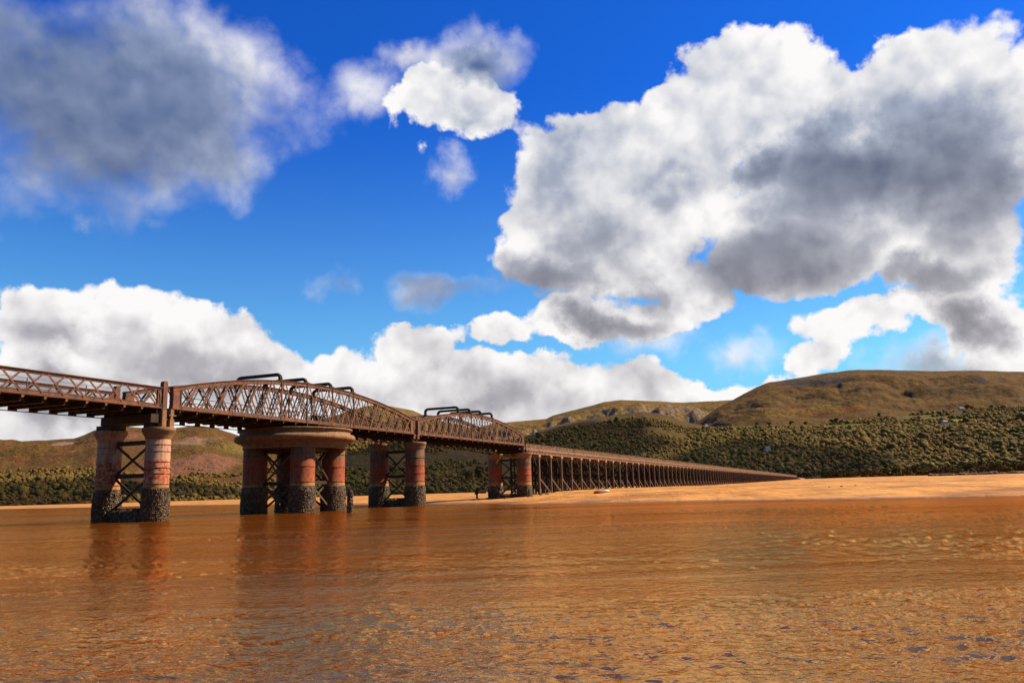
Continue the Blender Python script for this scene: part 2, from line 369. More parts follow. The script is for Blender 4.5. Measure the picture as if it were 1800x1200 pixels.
def m_hill(name, cols, rock, rockmask, scale=1.0, patches=()):
    m, T, out = material(name); p = posco(T); nrmz = T.sep(T.node('ShaderNodeNewGeometry').outputs['True Normal'])[2]
    n = T.noise(p, .0045 * scale, 7, .62); n2 = T.noise(p, .02 * scale, 7, .65); n3 = T.noise(p, .09 * scale, 5, .65)
    c = T.mix(T.step(n, .36, .60), cols[0], cols[1]); c = T.mix(T.step(n2, .46, .66), c, cols[2]); c = T.mix(T.step(n3, .52, .70), c, cols[3])
    rk = T.math('MULTIPLY', T.step(T.noise(p, .013 * scale, 8, .7), rockmask, rockmask + .06), T.step(n3, .35, .5))
    c = T.mix(rk, c, rock)
    cliff = T.step(nrmz, .80, .66); c = T.mix(T.math('MULTIPLY', cliff, T.step(n3, .3, .55)), c, rock)
    for (cx, cy, cz, rx, ry, rz, col, hard) in patches:
        v = T.vec('MULTIPLY', T.vec('SUBTRACT', T.vec('ADD', p, T.vec('SCALE', T.vec('SUBTRACT', T.noise(p, .02, 4, .6, out='Color'), (.5, .5, .5)), scale=rx * .5)), (cx, cy, cz)), (1 / rx, 1 / ry, 1 / rz))
        k = T.math('MULTIPLY', T.step(T.vec('LENGTH', v), 1.0 + hard, 1.0 - hard), T.step(n3, .28, .42))
        c = T.mix(k, c, T.mix(T.step(n3, .45, .6), col, tuple(x * .62 for x in col)))
    principled(T, out, c, .95, T.bump(T.math('ADD', n3, T.math('MULTIPLY', n2, 2.0)), 1.0, 6.0), .05); return m
def m_leaf(name, a, b, c3):
    m, T, out = material(name); g = T.node('ShaderNodeNewGeometry'); p = g.outputs['Position']; r = g.outputs['Random Per Island']
    n = T.noise(p, .35, 3, .6); n2 = T.noise(p, .006, 4, .55)
    c = T.mix(r, a, b); c = T.mix(T.step(n2, .42, .62), c, c3); c = T.mix(T.math('MULTIPLY', T.step(n, .45, .65), .4), c, (.03, .026, .008))
    bs = principled(T, out, c, .9, T.bump(n, 1.0, 1.6), .1); return m
LEAF = m_leaf('broadleaf_foliage', (.085, .07, .016), (.21, .15, .03), (.17, .105, .025))
LEAF2 = m_leaf('yellowing_foliage', (.11, .085, .02), (.19, .125, .03), (.14, .09, .02))
BARK, _T, _o = material('grey_bark'); principled(_T, _o, _T.mix(_T.noise(objco(_T), 6, 4), (.12, .09, .06), (.22, .18, .13)), .9)

# ------------------------------------------------------------------ ground, water, sand
def structure(o): o['kind'] = 'structure'; return o
SHORE = np.array([(-2600, 1500), (-900, 740), (-300, 390), (-165, 287), (-101, 239), (-74, 211), (-47, 172), (-30, 142), (-18, 127), (-9, 118), (-3.5, 106), (-1.3, 99.5), (2.1, 94.5), (5.8, 92), (14.7, 87.8),
                  (19.5, 82.4), (28.3, 75.6), (34.8, 72.8), (40.4, 72.1), (44, 71.4), (75, 66), (160, 40), (600, -80)], float)
def shore_dist(x, y):                                     # > 0 on the land side
    best = np.full(x.shape, 1e9); sgn = np.ones(x.shape)
    for (ax, ay), (bx, by) in zip(SHORE[:-1], SHORE[1:]):
        dx, dy = bx - ax, by - ay; t = np.clip(((x - ax) * dx + (y - ay) * dy) / (dx * dx + dy * dy), 0, 1)
        d = np.hypot(x - ax - t * dx, y - ay - t * dy); c = dx * (y - ay) - dy * (x - ax)
        k = d < best - 1e-9; best = np.where(k, d, best); sgn = np.where(k, np.where(c > 0, 1, -1), sgn)
    return best * sgn
def sand_z(x, y):
    x = np.asarray(x, float); y = np.asarray(y, float); d = shore_dist(x, y) + 2.5 * fbm(x / 9, y / 9, 4, 3); r = np.hypot(x, y); az = np.arctan2(x, y)
    right = sstep(x + 0.02 * (y - 100), -4, 14)
    top = .26 + .92 * right
    z = top * (1 - np.exp(-np.maximum(d, 0) / (9 + 13 * right))) + .10 * right * sstep(d, 0, 2.5)
    z = z + (0.07 + .30 * right) * sstep(d, 1, 14) * (.55 - 1.5 * np.abs(fbm(x / 22 + y / 40, y / 8, 5, 9))) + .05 * sstep(d, 1, 6) * fbm(x / 2.4, y / 1.6, 3, 29)
    z = z + np.maximum(r - 300, 0) * .0042 * sstep(az, .12, .35) + np.maximum(r - 300, 0) * .0012 * sstep(az, -.12, .1)
    return np.where(d > 0, z, np.maximum(d * .06, -.8))
na, nr = 560, 300
A_ = np.radians(np.linspace(-62, 75, na)); R_ = np.geomspace(42, 2600, nr); AA, RR = np.meshgrid(A_, R_, indexing='ij')
sx, sy = RR * np.sin(AA), RR * np.cos(AA); sz = sand_z(sx, sy)
structure(link('sand_bank', np_mesh('sand_bank', np.stack([sx, sy, sz], -1).reshape(-1, 3), grid_faces(na, nr)[:, ::-1], SAND)))['label'] = 'orange tidal sand bank beyond the water'
S = 9000
structure(MB().add([(-S, -S, -1.2), (S, -S, -1.2), (S, S, -1.2), (-S, S, -1.2)], [(0, 1, 2, 3)]).build('ground', SAND))
def water_mesh():
    na, nr = 680, 470
    az = np.radians(np.linspace(-44, 44, na)); u = np.linspace(1 / 3.5, 1 / 110.0, nr); r = np.concatenate([1 / u, np.geomspace(118, 9000, 40)])
    A2, R2 = np.meshgrid(az, r, indexing='ij'); x = R2 * np.sin(A2); y = R2 * np.cos(A2)
    patch = (.5 + .9 * sstep(fbm(x / 16, y / 9, 3, 12), -.25, .35)) * (.35 + .95 * sstep(fbm(x / 34, y / 5, 3, 14), -.35, .0))
    rid = lambda n: 1 - 2 * np.abs(n)
    z = .024 * patch * rid(fbm(x / .42, y / .26, 3, 1)) + .010 * patch * rid(fbm(x / .16, y / .11, 2, 2)) + .008 * fbm(x / 3.2, y / 1.6, 2, 4)
    z = (z - .01) * sstep(R2, 105, 45)
    V = np.stack([x, y, z], -1).reshape(-1, 3); Fq = grid_faces(na, len(r))[:, ::-1]
    k = len(V); az2 = np.radians(np.linspace(44, 316, 60)); r2 = np.array([3.5, 20, 120, 9000.]); A3, R3 = np.meshgrid(az2, r2, indexing='ij')
    V2 = np.stack([R3 * np.sin(A3), R3 * np.cos(A3), 0 * R3 - .01], -1).reshape(-1, 3); F2 = grid_faces(60, 4)[:, ::-1] + k
    return np_mesh('water', np.concatenate([V, V2]), np.concatenate([Fq, F2]), WATER, True)
structure(link('water', water_mesh()))['label'] = 'brown rippled estuary water'

# ------------------------------------------------------------------ hills
class Hill: pass
def hill(name, label, ridge, r0, r1, r2, pw, mat, seed, na=420, nr=110, rough=.10, base_z=1.0, shelf=None, crag=0.0, wav=420.):
    # ridge: pixels of the skyline, each seen at the ridge's own distance r1
    pts = sorted([aztan(*p) for p in ridge]); ra = np.array([p[0] for p in pts]); rt = np.array([p[1] for p in pts])
    az = np.linspace(ra[0], ra[-1], na); tn = np.interp(az, ra, rt)
    f = lambda v: np.interp(az, np.linspace(ra[0], ra[-1], len(v)), v) if hasattr(v, '__len__') else np.full(na, float(v))
    R0, R1, R2 = f(r0), f(r1), f(r2); zr = tn * R1 + H
    T_ = np.concatenate([np.linspace(0, 1, int(nr * .8)), 1 + np.linspace(0, 1, nr - int(nr * .8) + 1)[1:]])
    t = T_[None, :]; up = np.minimum(t, 1); dn = np.maximum(t - 1, 0)
    r = R0[:, None] + (R1 - R0)[:, None] * up + (R2 - R1)[:, None] * dn
    x = r * np.sin(az)[:, None]; y = r * np.cos(az)[:, None]
    g = up ** pw if shelf is None else shelf(up)
    z = base_z + (zr[:, None] - base_z) * g * (1 - .75 * dn ** 1.3)
    win = np.clip(4 * up * (1 - up), 0, 1) ** .7 * (dn <= 0) * sstep(up, 1.0, .86)
    amp = rough * np.maximum(zr[:, None], 20)
    z = z + win * amp * (fbm(x / wav, y / wav, 6, seed) - .12) + 2.0 * (up > .02) * fbm(x / 60, y / 60, 4, seed + 5)
    if crag: z = z + win * crag * np.abs(fbm(x / 160, y / 160, 5, seed + 9)) * sstep(up, .45, .75) * sstep(up, 1.0, .88)
    z = np.where(up < .01, base_z - 1.5, z)
    h = Hill(); h.az = az; h.T = T_; h.x, h.y, h.z = x, y, z; h.na, h.nr = na, nr
    mat = mat(h) if callable(mat) else mat
    structure(link(name, np_mesh(name, np.stack([x, y, z], -1).reshape(-1, 3), grid_faces(na, nr)[:, ::-1], mat)))['label'] = label
    return h
def on_hill(h, a, t):
    i = np.clip((a - h.az[0]) / (h.az[-1] - h.az[0]) * (h.na - 1), 0, h.na - 1.001); j = np.interp(t, h.T, np.arange(h.nr)); j = np.clip(j, 0, h.nr - 1.001)
    i0 = i.astype(int); j0 = j.astype(int); fi = i - i0; fj = j - j0
    q = lambda A: (A[i0, j0] * (1 - fj) + A[i0, j0 + 1] * fj) * (1 - fi) + (A[i0 + 1, j0] * (1 - fj) + A[i0 + 1, j0 + 1] * fj) * fi
    return np.stack([q(h.x), q(h.y), q(h.z)], -1)
def hit(h, px, py):                                       # where the sight line through a pixel meets a hill
    a, tn = aztan(px, py); t = np.linspace(.01, .999, 500); P = on_hill(h, np.full(500, a), t); e = (P[:, 2] - H) / np.hypot(P[:, 0], P[:, 1])
    k = np.argmax(e >= tn) if (e >= tn).any() else 499; return Vector(P[k])
def hp(px, py, r):                                        # world point of a pixel at ground distance r
    a, t = aztan(px, py); return (r * math.sin(a), r * math.cos(a), t * r + H)

MOOR = [(.15, .095, .028), (.12, .088, .026), (.10, .063, .022), (.075, .06, .02)]
mA = m_hill('heather_hillside', [(.16, .085, .026), (.13, .088, .024), (.17, .07, .028), (.06, .045, .015)], (.25, .15, .095), .60, 1.7,
            patches=[(*hp(328, 830, 1500), 62, 300, 42, (.27, .135, .075), .12), (*hp(350, 778, 2050), 40, 200, 16, (.27, .17, .11), .3), (*hp(98, 781, 2250), 34, 200, 12, (.36, .25, .19), .3),
                     (*hp(232, 775, 2200), 60, 200, 20, (.26, .12, .075), .3), (*hp(395, 790, 1950), 60, 200, 25, (.22, .16, .045), .4)])
mC = m_hill('grassy_fellside', [(.22, .14, .035), (.17, .115, .032), (.17, .095, .03), (.09, .065, .022)], (.22, .18, .15), .56, .7)
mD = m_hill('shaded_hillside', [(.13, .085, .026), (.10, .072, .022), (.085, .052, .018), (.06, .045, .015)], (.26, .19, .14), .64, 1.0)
def at_hill(h, specs): return [(*hit(h, px, py), rx, ry, rz, col, hard) for px, py, rx, ry, rz, col, hard in specs]
GREEN, BRACKEN = (.13, .165, .03), (.27, .125, .035)
mE = lambda h: m_hill('bracken_mountainside', [(.16, .095, .032), (.13, .085, .027), (.125, .066, .024), (.075, .05, .02)], (.12, .095, .085), .62, .9,
    patches=at_hill(h, [(1440, 722, 130, 420, 17, BRACKEN, .35), (1370, 728, 90, 300, 14, (.20, .13, .035), .4), (1450, 716, 55, 260, 8, (.22, .18, .045), .3), (1410, 672, 70, 400, 26, (.085, .07, .065), .4), (1460, 668, 60, 400, 22, (.085, .07, .065), .4),
                        (1580, 705, 130, 300, 16, (.19, .115, .04), .5), (1660, 690, 120, 300, 20, (.11, .07, .026), .5)]))
FIELDS = [(1330, 746, 75, 170, 7, GREEN, .2), (1410, 747, 60, 170, 6, GREEN, .2), (1485, 748, 40, 150, 7, GREEN, .25), (1590, 733, 60, 150, 5, (.17, .16, .05), .3), (1690, 739, 30, 120, 6, (.30, .27, .08), .25), (1640, 735, 22, 100, 5, (.19, .17, .05), .3)]
mW = lambda h: m_hill('wooded_slope_floor', [(.12, .095, .026), (.11, .08, .022), (.09, .065, .018), (.06, .045, .014)], (.25, .19, .14), .70, 1.0, patches=at_hill(h, FIELDS))
hA = hill('heather_hill', 'brown heather hillside with pale rock slabs behind the iron piers',
          [(-260, 800), (-80, 778), (80, 773), (130, 770), (150, 763), (166, 756), (200, 748), (250, 752), (310, 752), (345, 747), (375, 751), (405, 760), (440, 772), (520, 790), (600, 800), (700, 830)],
          [1100, 1000, 930, 950, 1000], 2500, 3300, 1.15, mA, 21, crag=45, rough=.16, wav=260., na=520, nr=150)
hB = hill('craggy_peak', 'far craggy grey mountain showing above the swing span', [(380, 790), (470, 760), (560, 738), (610, 724), (640, 714), (665, 710), (700, 716), (725, 721), (760, 736), (830, 752), (900, 775), (960, 790)],
          3300, 5200, 6500, 1.3, mC, 31, na=240, nr=70, crag=60)
hC = hill('far_fell', 'far sunlit grassy fell with crags along its crest',
          [(740, 790), (820, 757), (870, 743), (905, 741), (935, 738), (960, 736), (972, 730), (1010, 720), (1045, 711), (1062, 706), (1090, 703), (1130, 704), (1200, 707), (1270, 704), (1330, 700), (1440, 715)],
          3000, 4700, 6000, 1.25, mC, 41, na=420, nr=130, crag=130, rough=.13)
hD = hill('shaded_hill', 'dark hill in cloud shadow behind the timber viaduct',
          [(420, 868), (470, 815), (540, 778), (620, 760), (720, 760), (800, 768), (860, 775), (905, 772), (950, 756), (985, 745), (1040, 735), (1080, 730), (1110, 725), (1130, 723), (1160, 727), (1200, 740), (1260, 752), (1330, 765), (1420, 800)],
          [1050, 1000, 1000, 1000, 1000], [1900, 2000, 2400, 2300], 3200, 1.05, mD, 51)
hE = hill('broad_mountain', 'broad brown mountain rising above the wooded slope',
          [(1150, 790), (1200, 758), (1235, 735), (1262, 716), (1295, 699), (1310, 691), (1330, 680), (1350, 672), (1400, 664), (1450, 656), (1510, 649), (1560, 650), (1640, 652), (1718, 651), (1800, 653), (1950, 660), (2200, 680)],
          [1900, 2000, 2000], [3400, 3600, 3600, 3600], 4800, 1.15, mE, 61, crag=55, rough=.12, wav=560., na=520, nr=150)
hW = hill('wooded_slope', 'lower slope under thick woodland beside the sand',
          [(1120, 830), (1160, 785), (1200, 765), (1240, 752), (1300, 749), (1370, 748), (1440, 748), (1500, 738), (1560, 733), (1620, 728), (1680, 722), (1718, 719), (1800, 715), (1950, 712), (2200, 720)],
          [1000, 950, 900, 900], [1950, 2000, 2100, 2100], 2700, 1.0, mW, 71, rough=.12)

# woodland: crowns too many to count, one object for each wood
def ico(sub):
    import bmesh
    bm = bmesh.new(); bmesh.ops.create_icosphere(bm, subdivisions=sub, radius=1); V = np.array([v.co[:] for v in bm.verts]); Fc = np.array([[v.index for v in f.verts] for f in bm.faces]); bm.free(); return V, Fc
ICO1, ICO2 = ico(1), ico(2)
def octa():
    V = [(1, 0, 0), (0, 1, 0), (-1, 0, 0), (0, -1, 0), (0, 0, 1), (0, 0, -1)]; F0 = [(0, 1, 4), (1, 2, 4), (2, 3, 4), (3, 0, 4), (1, 0, 5), (2, 1, 5), (3, 2, 5), (0, 3, 5)]; mid = {}; V = [np.array(v, float) for v in V]; out = []
    def m(a, b):
        k = (min(a, b), max(a, b))
        if k not in mid: p = V[a] + V[b]; V.append(p / np.linalg.norm(p)); mid[k] = len(V) - 1
        return mid[k]
    for a, b, c in F0: x, y, z = m(a, b), m(b, c), m(c, a); out += [(a, x, z), (x, b, y), (z, y, c), (x, y, z)]
    return np.array(V), np.array(out)
OCT = octa()
def crowns(P, rad, base, seed):
    V, Fc = base; rng = np.random.default_rng(seed); n = len(P); k = len(V)
    disp = 1 + .30 * rng.standard_normal((n, k)).clip(-1.6, 1.6) * (1 if k < 100 else .75)
    sc = np.stack([rad * rng.uniform(.85, 1.2, n), rad * rng.uniform(.85, 1.2, n), rad * rng.uniform(.6, 1.15, n)], -1)
    X = V[None] * disp[..., None] * sc[:, None, :]; a = rng.uniform(0, 6.28, n); ca, sa = np.cos(a)[:, None], np.sin(a)[:, None]
    X = np.stack([X[..., 0] * ca - X[..., 1] * sa, X[..., 0] * sa + X[..., 1] * ca, X[..., 2]], -1) + P[:, None, :] + np.array([0, 0, 1.0]) * (rad * .45)[:, None, None]
    return X.reshape(-1, 3), (Fc[None] + (np.arange(n) * k)[:, None, None]).reshape(-1, 3)
def wood(name, label, h, n, a_px, tmax, dens, rad, mat, seed, base=ICO1, tmin=.0):
    rng = np.random.default_rng(seed); a0, a1 = aztan(a_px[0], 845)[0], aztan(a_px[1], 845)[0]
    a = rng.uniform(a0, a1, n * 4); t = tmin + (tmax - tmin) * rng.uniform(0, 1, n * 4) ** .75
    P = on_hill(h, a, t); keep = dens(P, a, t) > rng.uniform(0, 1, len(a)); P = P[keep]; P = P[:n]; P = P[rng.permutation(len(P))]
    r = np.clip(np.exp(rng.normal(math.log((rad[0] + rad[1]) / 3.9), .36, len(P))), rad[0] * .6, rad[1] * 1.5) * (1 + .35 * fbm(P[:, 0] / 90, P[:, 1] / 90, 2, seed))
    V, Fc = crowns(P, r, base, seed + 1)
    o = link(name, np_mesh(name, V, Fc, mat, True)); tag(o, label, 'woodland', kind='stuff'); return o
def dens_right(P, a, t):
    n = fbm(P[:, 0] / 160, P[:, 1] / 160, 4, 5); d = sstep(n, -.50, -.22)
    for (px, py, rx, ry, rz, _, _) in FIELDS:
        c = hit(hW, px, py); q = np.hypot((P[:, 0] - c[0]) / rx, (P[:, 2] - c[2]) / (rz * 1.3)); d = d * sstep(q, .75, 1.1)
    for (px, py) in HOUSES:
        c = hit(hW, px, py); rr_ = np.hypot(P[:, 0], P[:, 1]); rc = math.hypot(c.x, c.y); lat = np.abs(np.arctan2(P[:, 0], P[:, 1]) - math.atan2(c.x, c.y)) * rc
        d = d * np.where((lat < 13) & (rr_ < rc + 12) & (rr_ > rc - 70), 0, 1)
    return d
HOUSES = [(1690, 721), (1661, 745), (1349, 793), (1690, 739), (1590, 733)]
wood('woodland', 'dense broadleaf woodland covering the slope beyond the sand', hW, 20000, (1130, 2000), .99, dens_right, (2.4, 6.6), LEAF, 101, OCT)
wood('woodland', 'paler autumn-tinted trees scattered through the wooded slope', hW, 2600, (1200, 2000), .8, lambda P, a, t: sstep(fbm(P[:, 0] / 200, P[:, 1] / 200, 3, 8), -.1, .3) * dens_right(P, a, t), (3, 5.5), LEAF2, 103, OCT)
wood('woodland', 'dark woodland on the shaded hill behind the iron piers', hD, 10500, (520, 1320), .78, lambda P, a, t: sstep(fbm(P[:, 0] / 180, P[:, 1] / 180, 4, 15) - t * .5 + .38, -.2, .12), (2.8, 5.5), LEAF, 105, OCT)
wood('woodland', 'wooded belt along the foot of the heather hill', hA, 5600, (-60, 640), .42, lambda P, a, t: sstep(.022 + .016 * sstep(a, -.42, -.5) + .016 * fbm(P[:, 0] / 140, P[:, 1] / 140, 4, 25) - (P[:, 2] - H) / np.hypot(P[:, 0], P[:, 1]), -.002, .004), (2.6, 4.8), LEAF, 107, OCT)

# single trees along the foot of the slopes
def leafy_tree(seed, leafmat):
    rng = np.random.default_rng(seed); hgt = 9.0
    tm = MB(); tm.tube([(0, 0, -.6), (.15, .05, 1.6), (.1, -.1, 3.6), (-.2, .1, 6.0)], [.36, .28, .2, .08], 7)
    for k in range(5):
        a = rng.uniform(0, 6.28); z0 = rng.uniform(2.0, 4.5); tm.tube([(.1, 0, z0), (1.2 * math.cos(a), 1.2 * math.sin(a), z0 + 1.2), (2.3 * math.cos(a), 2.3 * math.sin(a), z0 + 2.4)], [.14, .1, .04], 5)
    V = []; 
    cl = [(rng.normal(0, 1.7), rng.normal(0, 1.7), rng.uniform(3.0, 7.6), rng.uniform(1.0, 1.9)) for _ in range(15)]
    for (cx, cy, cz, cr) in cl:
        for _ in range(34):
            d = rng.normal(size=3); d /= np.linalg.norm(d); c = np.array([cx, cy, cz]) + d * cr * rng.uniform(.6, 1.05) * (1, 1, .8)
            u = np.cross(d + rng.normal(size=3) * .5, rng.normal(size=3)); u /= np.linalg.norm(u); w = np.cross(d, u); w /= np.linalg.norm(w) + 1e-6; s = rng.uniform(.35, .62)
            V += [c - u * s, c + w * s * .8, c + u * s, c - w * s * .8]
    V = np.array(V); cm = np_mesh('crown', V, np.arange(len(V)).reshape(-1, 4), leafmat, False)
    return tm.mesh('trunk', BARK), cm
TREES = [leafy_tree(s, LEAF) for s in (1, 2, 3, 4)] + [leafy_tree(s, LEAF2) for s in (5, 6)]
def place_tree(name, loc, sc, k, label, group):
    o = empty(name, loc, random.uniform(0, 6.28)); o.scale = (sc * random.uniform(.9, 1.25), sc * random.uniform(.9, 1.25), sc)
    link('trunk', TREES[k][0], o); link('crown', TREES[k][1], o); return tag(o, label, 'tree', group)
rr = random.Random(5)
for i in range(95):
    px = 1445 + rr.random() * 370; a = aztan(px, 840)[0]; P = on_hill(hW, np.array([a]), np.array([rr.uniform(.004, .05)]))[0]
    place_tree('broadleaf_tree', (P[0], P[1], P[2] - .4), rr.uniform(.7, 1.5), rr.choice((0, 1, 2, 3, 0, 1, 2, 5)), 'broadleaf tree at the foot of the wooded slope behind the sand', 'trees along the foot of the wooded slope')
for i in range(40):
    px = 1150 + rr.random() * 290; a = aztan(px, 845)[0]; P = on_hill(hD if px < 1330 else hW, np.array([a]), np.array([rr.uniform(.01, .06)]))[0]
    place_tree('broadleaf_tree', (P[0], P[1], P[2] - .4), rr.uniform(.6, 1.2), rr.choice((0, 1, 2, 3)), 'broadleaf tree behind the timber viaduct', 'trees behind the timber viaduct')
for px, t, sc, k, lab in [(846, .16, 2.5, 4, 'tall pale yellow tree standing out on the dark hill between the piers'), (822, .14, 1.7, 5, 'low pale yellow tree beside the taller one on the dark hill')]:
    P = on_hill(hD, np.array([aztan(px, 820)[0]]), np.array([t]))[0]; place_tree('pale_tree', (P[0], P[1], P[2] - .4), sc, k, lab, None)
for px, py, r in [(1330, 742, 2010), (1352, 744, 2010), (1462, 741, 2010), (1470, 743, 2010), (1390, 741, 2010), (1415, 745, 2010), (1620, 724, 2090), (1545, 730, 2090), (1700, 716, 2150), (1708, 717, 2150)]:
    a = aztan(px, py)[0]; P = on_hill(hW, np.array([a]), np.array([.985]))[0]; place_tree('field_tree', (P[0], P[1], P[2] - .5), rr.uniform(1.0, 1.7), rr.choice((0, 1, 2, 3)), 'dark tree on the field edge above the woodland', 'trees on the field edge above the woodland')

# ------------------------------------------------------------------ the bridge frame: s along the track, y across towards the far side
X0, D0, BA, W = -29.129, 68.201, 0.393, 5.458
RZ = math.pi / 2 - BA
def B(s, y=0.0, z=0.0): return Vector((X0 + s * math.sin(BA) - y * math.cos(BA), D0 + s * math.cos(BA) + y * math.sin(BA), z))
ZB, ZBT = 9.22, 9.58                                      # bottom chord

def lattice_bar(root, p, q, y, o, lace, w=.125):
    # outer flat; behind it the inner flat and the lacing between the two
    y0 = y + o * .235; y1 = y - o * .20; d = Vector((q[0] - p[0], 0, q[1] - p[1]))
    bar = MB().bar((p[0], y0, p[1]), (q[0], y0, q[1]), w, .035, (0, 1, 0)).build('lattice_bar', STEEL, root)
    m = MB(); m.bar((p[0], y1, p[1]), (q[0], y1, q[1]), .12, .03, (0, 1, 0)); n = max(2, int(d.length / .42))
    for k in range(n):
        a, b = k / n, (k + 1) / n
        m.bar((p[0] + d.x * a, y0 if k % 2 else y1, p[1] + d.z * a), (p[0] + d.x * b, y1 if k % 2 else y0, p[1] + d.z * b), .035, .016, (1, 0, 0))
    m.build('lacing', STEEL_DARK, bar); return bar

def girder_span(name, label, s0, L, crest, npan, portals, endz=11.1, rail=False):
    root = empty(name, B(s0), RZ); tag(root, label, 'bridge span')
    zt = lambda x: endz + (crest - endz) * (1 - (2 * x / L - 1) ** 2)
    e = .95; p = (L - 2 * e) / npan; xs = [e + i * p for i in range(npan + 1)]
    for y, o in ((0.0, -1), (W, 1)):
        m = MB(); pts = [(x, y, zt(x) - .22) for x in np.linspace(0, L, npan + 3)]
        m.sweep(pts, .42, .38, (0, 1, 0)); m.sweep([(a, b, c + .20) for a, b, c in pts], .60, .05, (0, 1, 0)); m.build('top_chord', STEEL, root)
        m = MB(); m.box(0, L, y - .22, y + .22, ZB + .05, ZBT); m.box(-.01, L + .01, y - .30, y + .30, ZB, ZB + .05)
        for x in xs: m.box(x - .03, x + .03, y + o * .22, y + o * .25, ZB + .05, ZBT - .02)
        m.build('bottom_chord', STEEL, root)
        for x0, x1 in ((0.0, e), (L - e, L)):
            m = MB(); ya, yb = y - .19, y + .19
            za, zc = zt(x0) - .30, zt(x1) - .30; zz = [(x0, ZBT), (x1, ZBT), (x1, zc), (x0, za)]
            m.add([(a, ya, b) for a, b in zz] + [(a, yb, b) for a, b in zz], MB.BOX)
            for xr in (x0 + .05, x1 - .05): m.box(xr - .05, xr + .05, y + o * .19, y + o * .24, ZBT, zt(xr) - .32)
            m.build('end_panel', STEEL, root)
        for i in range(npan):
            x0, x1 = xs[i], xs[i + 1]
            dz = (zt(x1) - .18 - ZBT) / (x1 - x0)
            lattice_bar(root, (x0 - .16, ZB - .27), (x1 - .02, zt(x1 - .02) - .12), y, o, True, .20)
            lattice_bar(root, (x0 + .05, zt(x0 + .05) - .12), (x1 - .02, ZBT - .2), y - o * .05, o, True, .155)
        for x in portals:
            m = MB(); m.box(x - .07, x + .07, y + o * .255, y + o * .285, ZBT - .2, zt(x) - .1); m.box(x - .012, x + .012, y + o * .12, y + o * .25, ZBT, zt(x) - .3); m.build('vertical_post', STEEL, root)
    for x in [0.35] + xs[:-1] + [L - e, L - .35]:
        m = MB(); pr = [(-.40, ZB), (-.40, ZB - .18), (.75, ZB - .5), (W - .75, ZB - .5), (W + .40, ZB - .18), (W + .40, ZB)]
        m.add([(x - .02, a, b) for a, b in pr] + [(x + .02, a, b) for a, b in pr], [tuple(range(5, -1, -1)), tuple(range(6, 12))] + [(i, (i + 1) % 6, 6 + (i + 1) % 6, 6 + i) for i in range(6)])
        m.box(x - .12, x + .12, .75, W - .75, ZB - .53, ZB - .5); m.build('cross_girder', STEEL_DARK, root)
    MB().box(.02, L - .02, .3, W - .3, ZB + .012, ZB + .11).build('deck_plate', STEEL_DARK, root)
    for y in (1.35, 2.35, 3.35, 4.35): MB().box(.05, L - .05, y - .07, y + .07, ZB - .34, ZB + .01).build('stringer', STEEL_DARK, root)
    for y in (2.0, 3.435): MB().box(.02, L - .02, y - .035, y + .035, ZB + .11, ZB + .26).build('running_rail', STEEL, root)
    pm = MB(); pm.tube([(.1, W + .02, ZB - .63), (L - .1, W + .02, ZB - .63)], .045, 6)
    for x in xs: pm.box(x - .28, x + .28, W - .06, W + .10, ZB - .62, ZB - .10)
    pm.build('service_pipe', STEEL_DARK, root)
    for x in portals:
        pts = [(x, 0, zt(x) - .02)]; zt_ = 13.92
        for k in range(7): a = math.pi / 2 * k / 6; pts.append((x, .45 - .45 * math.cos(a), zt_ - .4 + .4 * math.sin(a)))
        for k in range(7): a = math.pi / 2 * (1 - k / 6); pts.append((x, W - .45 + .45 * math.cos(a), zt_ - .4 + .4 * math.sin(a)))
        pts.append((x, W, zt(x) - .02)); m = MB(); m.sweep(pts, .36, .26, (1, 0, 0)); m.sweep([(a, b, c) for a, b, c in pts], .06, .36, (1, 0, 0)); [m.box(x - .3, x + .3, yy - .26, yy + .26, zt(x) - .06, zt(x) + .10) for yy in (0, W)]; m.build('portal_frame', STEEL_DARK, root)
    if rail:
        for z in (10.1, 10.55):
            MB().tube([(1, 1.25, z), (L - 1, 1.25, z)], .03, 6).build('handrail', RED, root)
        for x in np.arange(1.2, L - 1, 2.2): MB().box(x - .03, x + .03, 1.22, 1.28, ZB + .1, 10.58).build('rail_post', RED, root)
        m = MB(); m.box(21.2, 22.4, .55, 1.1, ZB + .11, 10.25); m.box(21.1, 22.5, .5, 1.15, 10.25, 10.31); m.build('machinery_cabinet', STEEL_DARK, root)
    return root
RED, _T, _o = material('red_oxide_paint'); principled(_T, _o, _T.mix(_T.step(_T.noise(posco(_T), 3, 5), .4, .6), (.34, .07, .03), (.22, .06, .03)), .6)
girder_span('swing_span', 'long rusty arched lattice swing span resting on the round drum pier', 0.0, 41.2, 13.5, 20, (14.2, 18.4, 22.9, 27.1), rail=True)
girder_span('fixed_span', 'shorter rusty arched lattice span between the drum-side pier and the timber viaduct', 42.15, 37.7, 13.28, 18, (12.4, 16.45, 20.3, 24.5), rail=True)

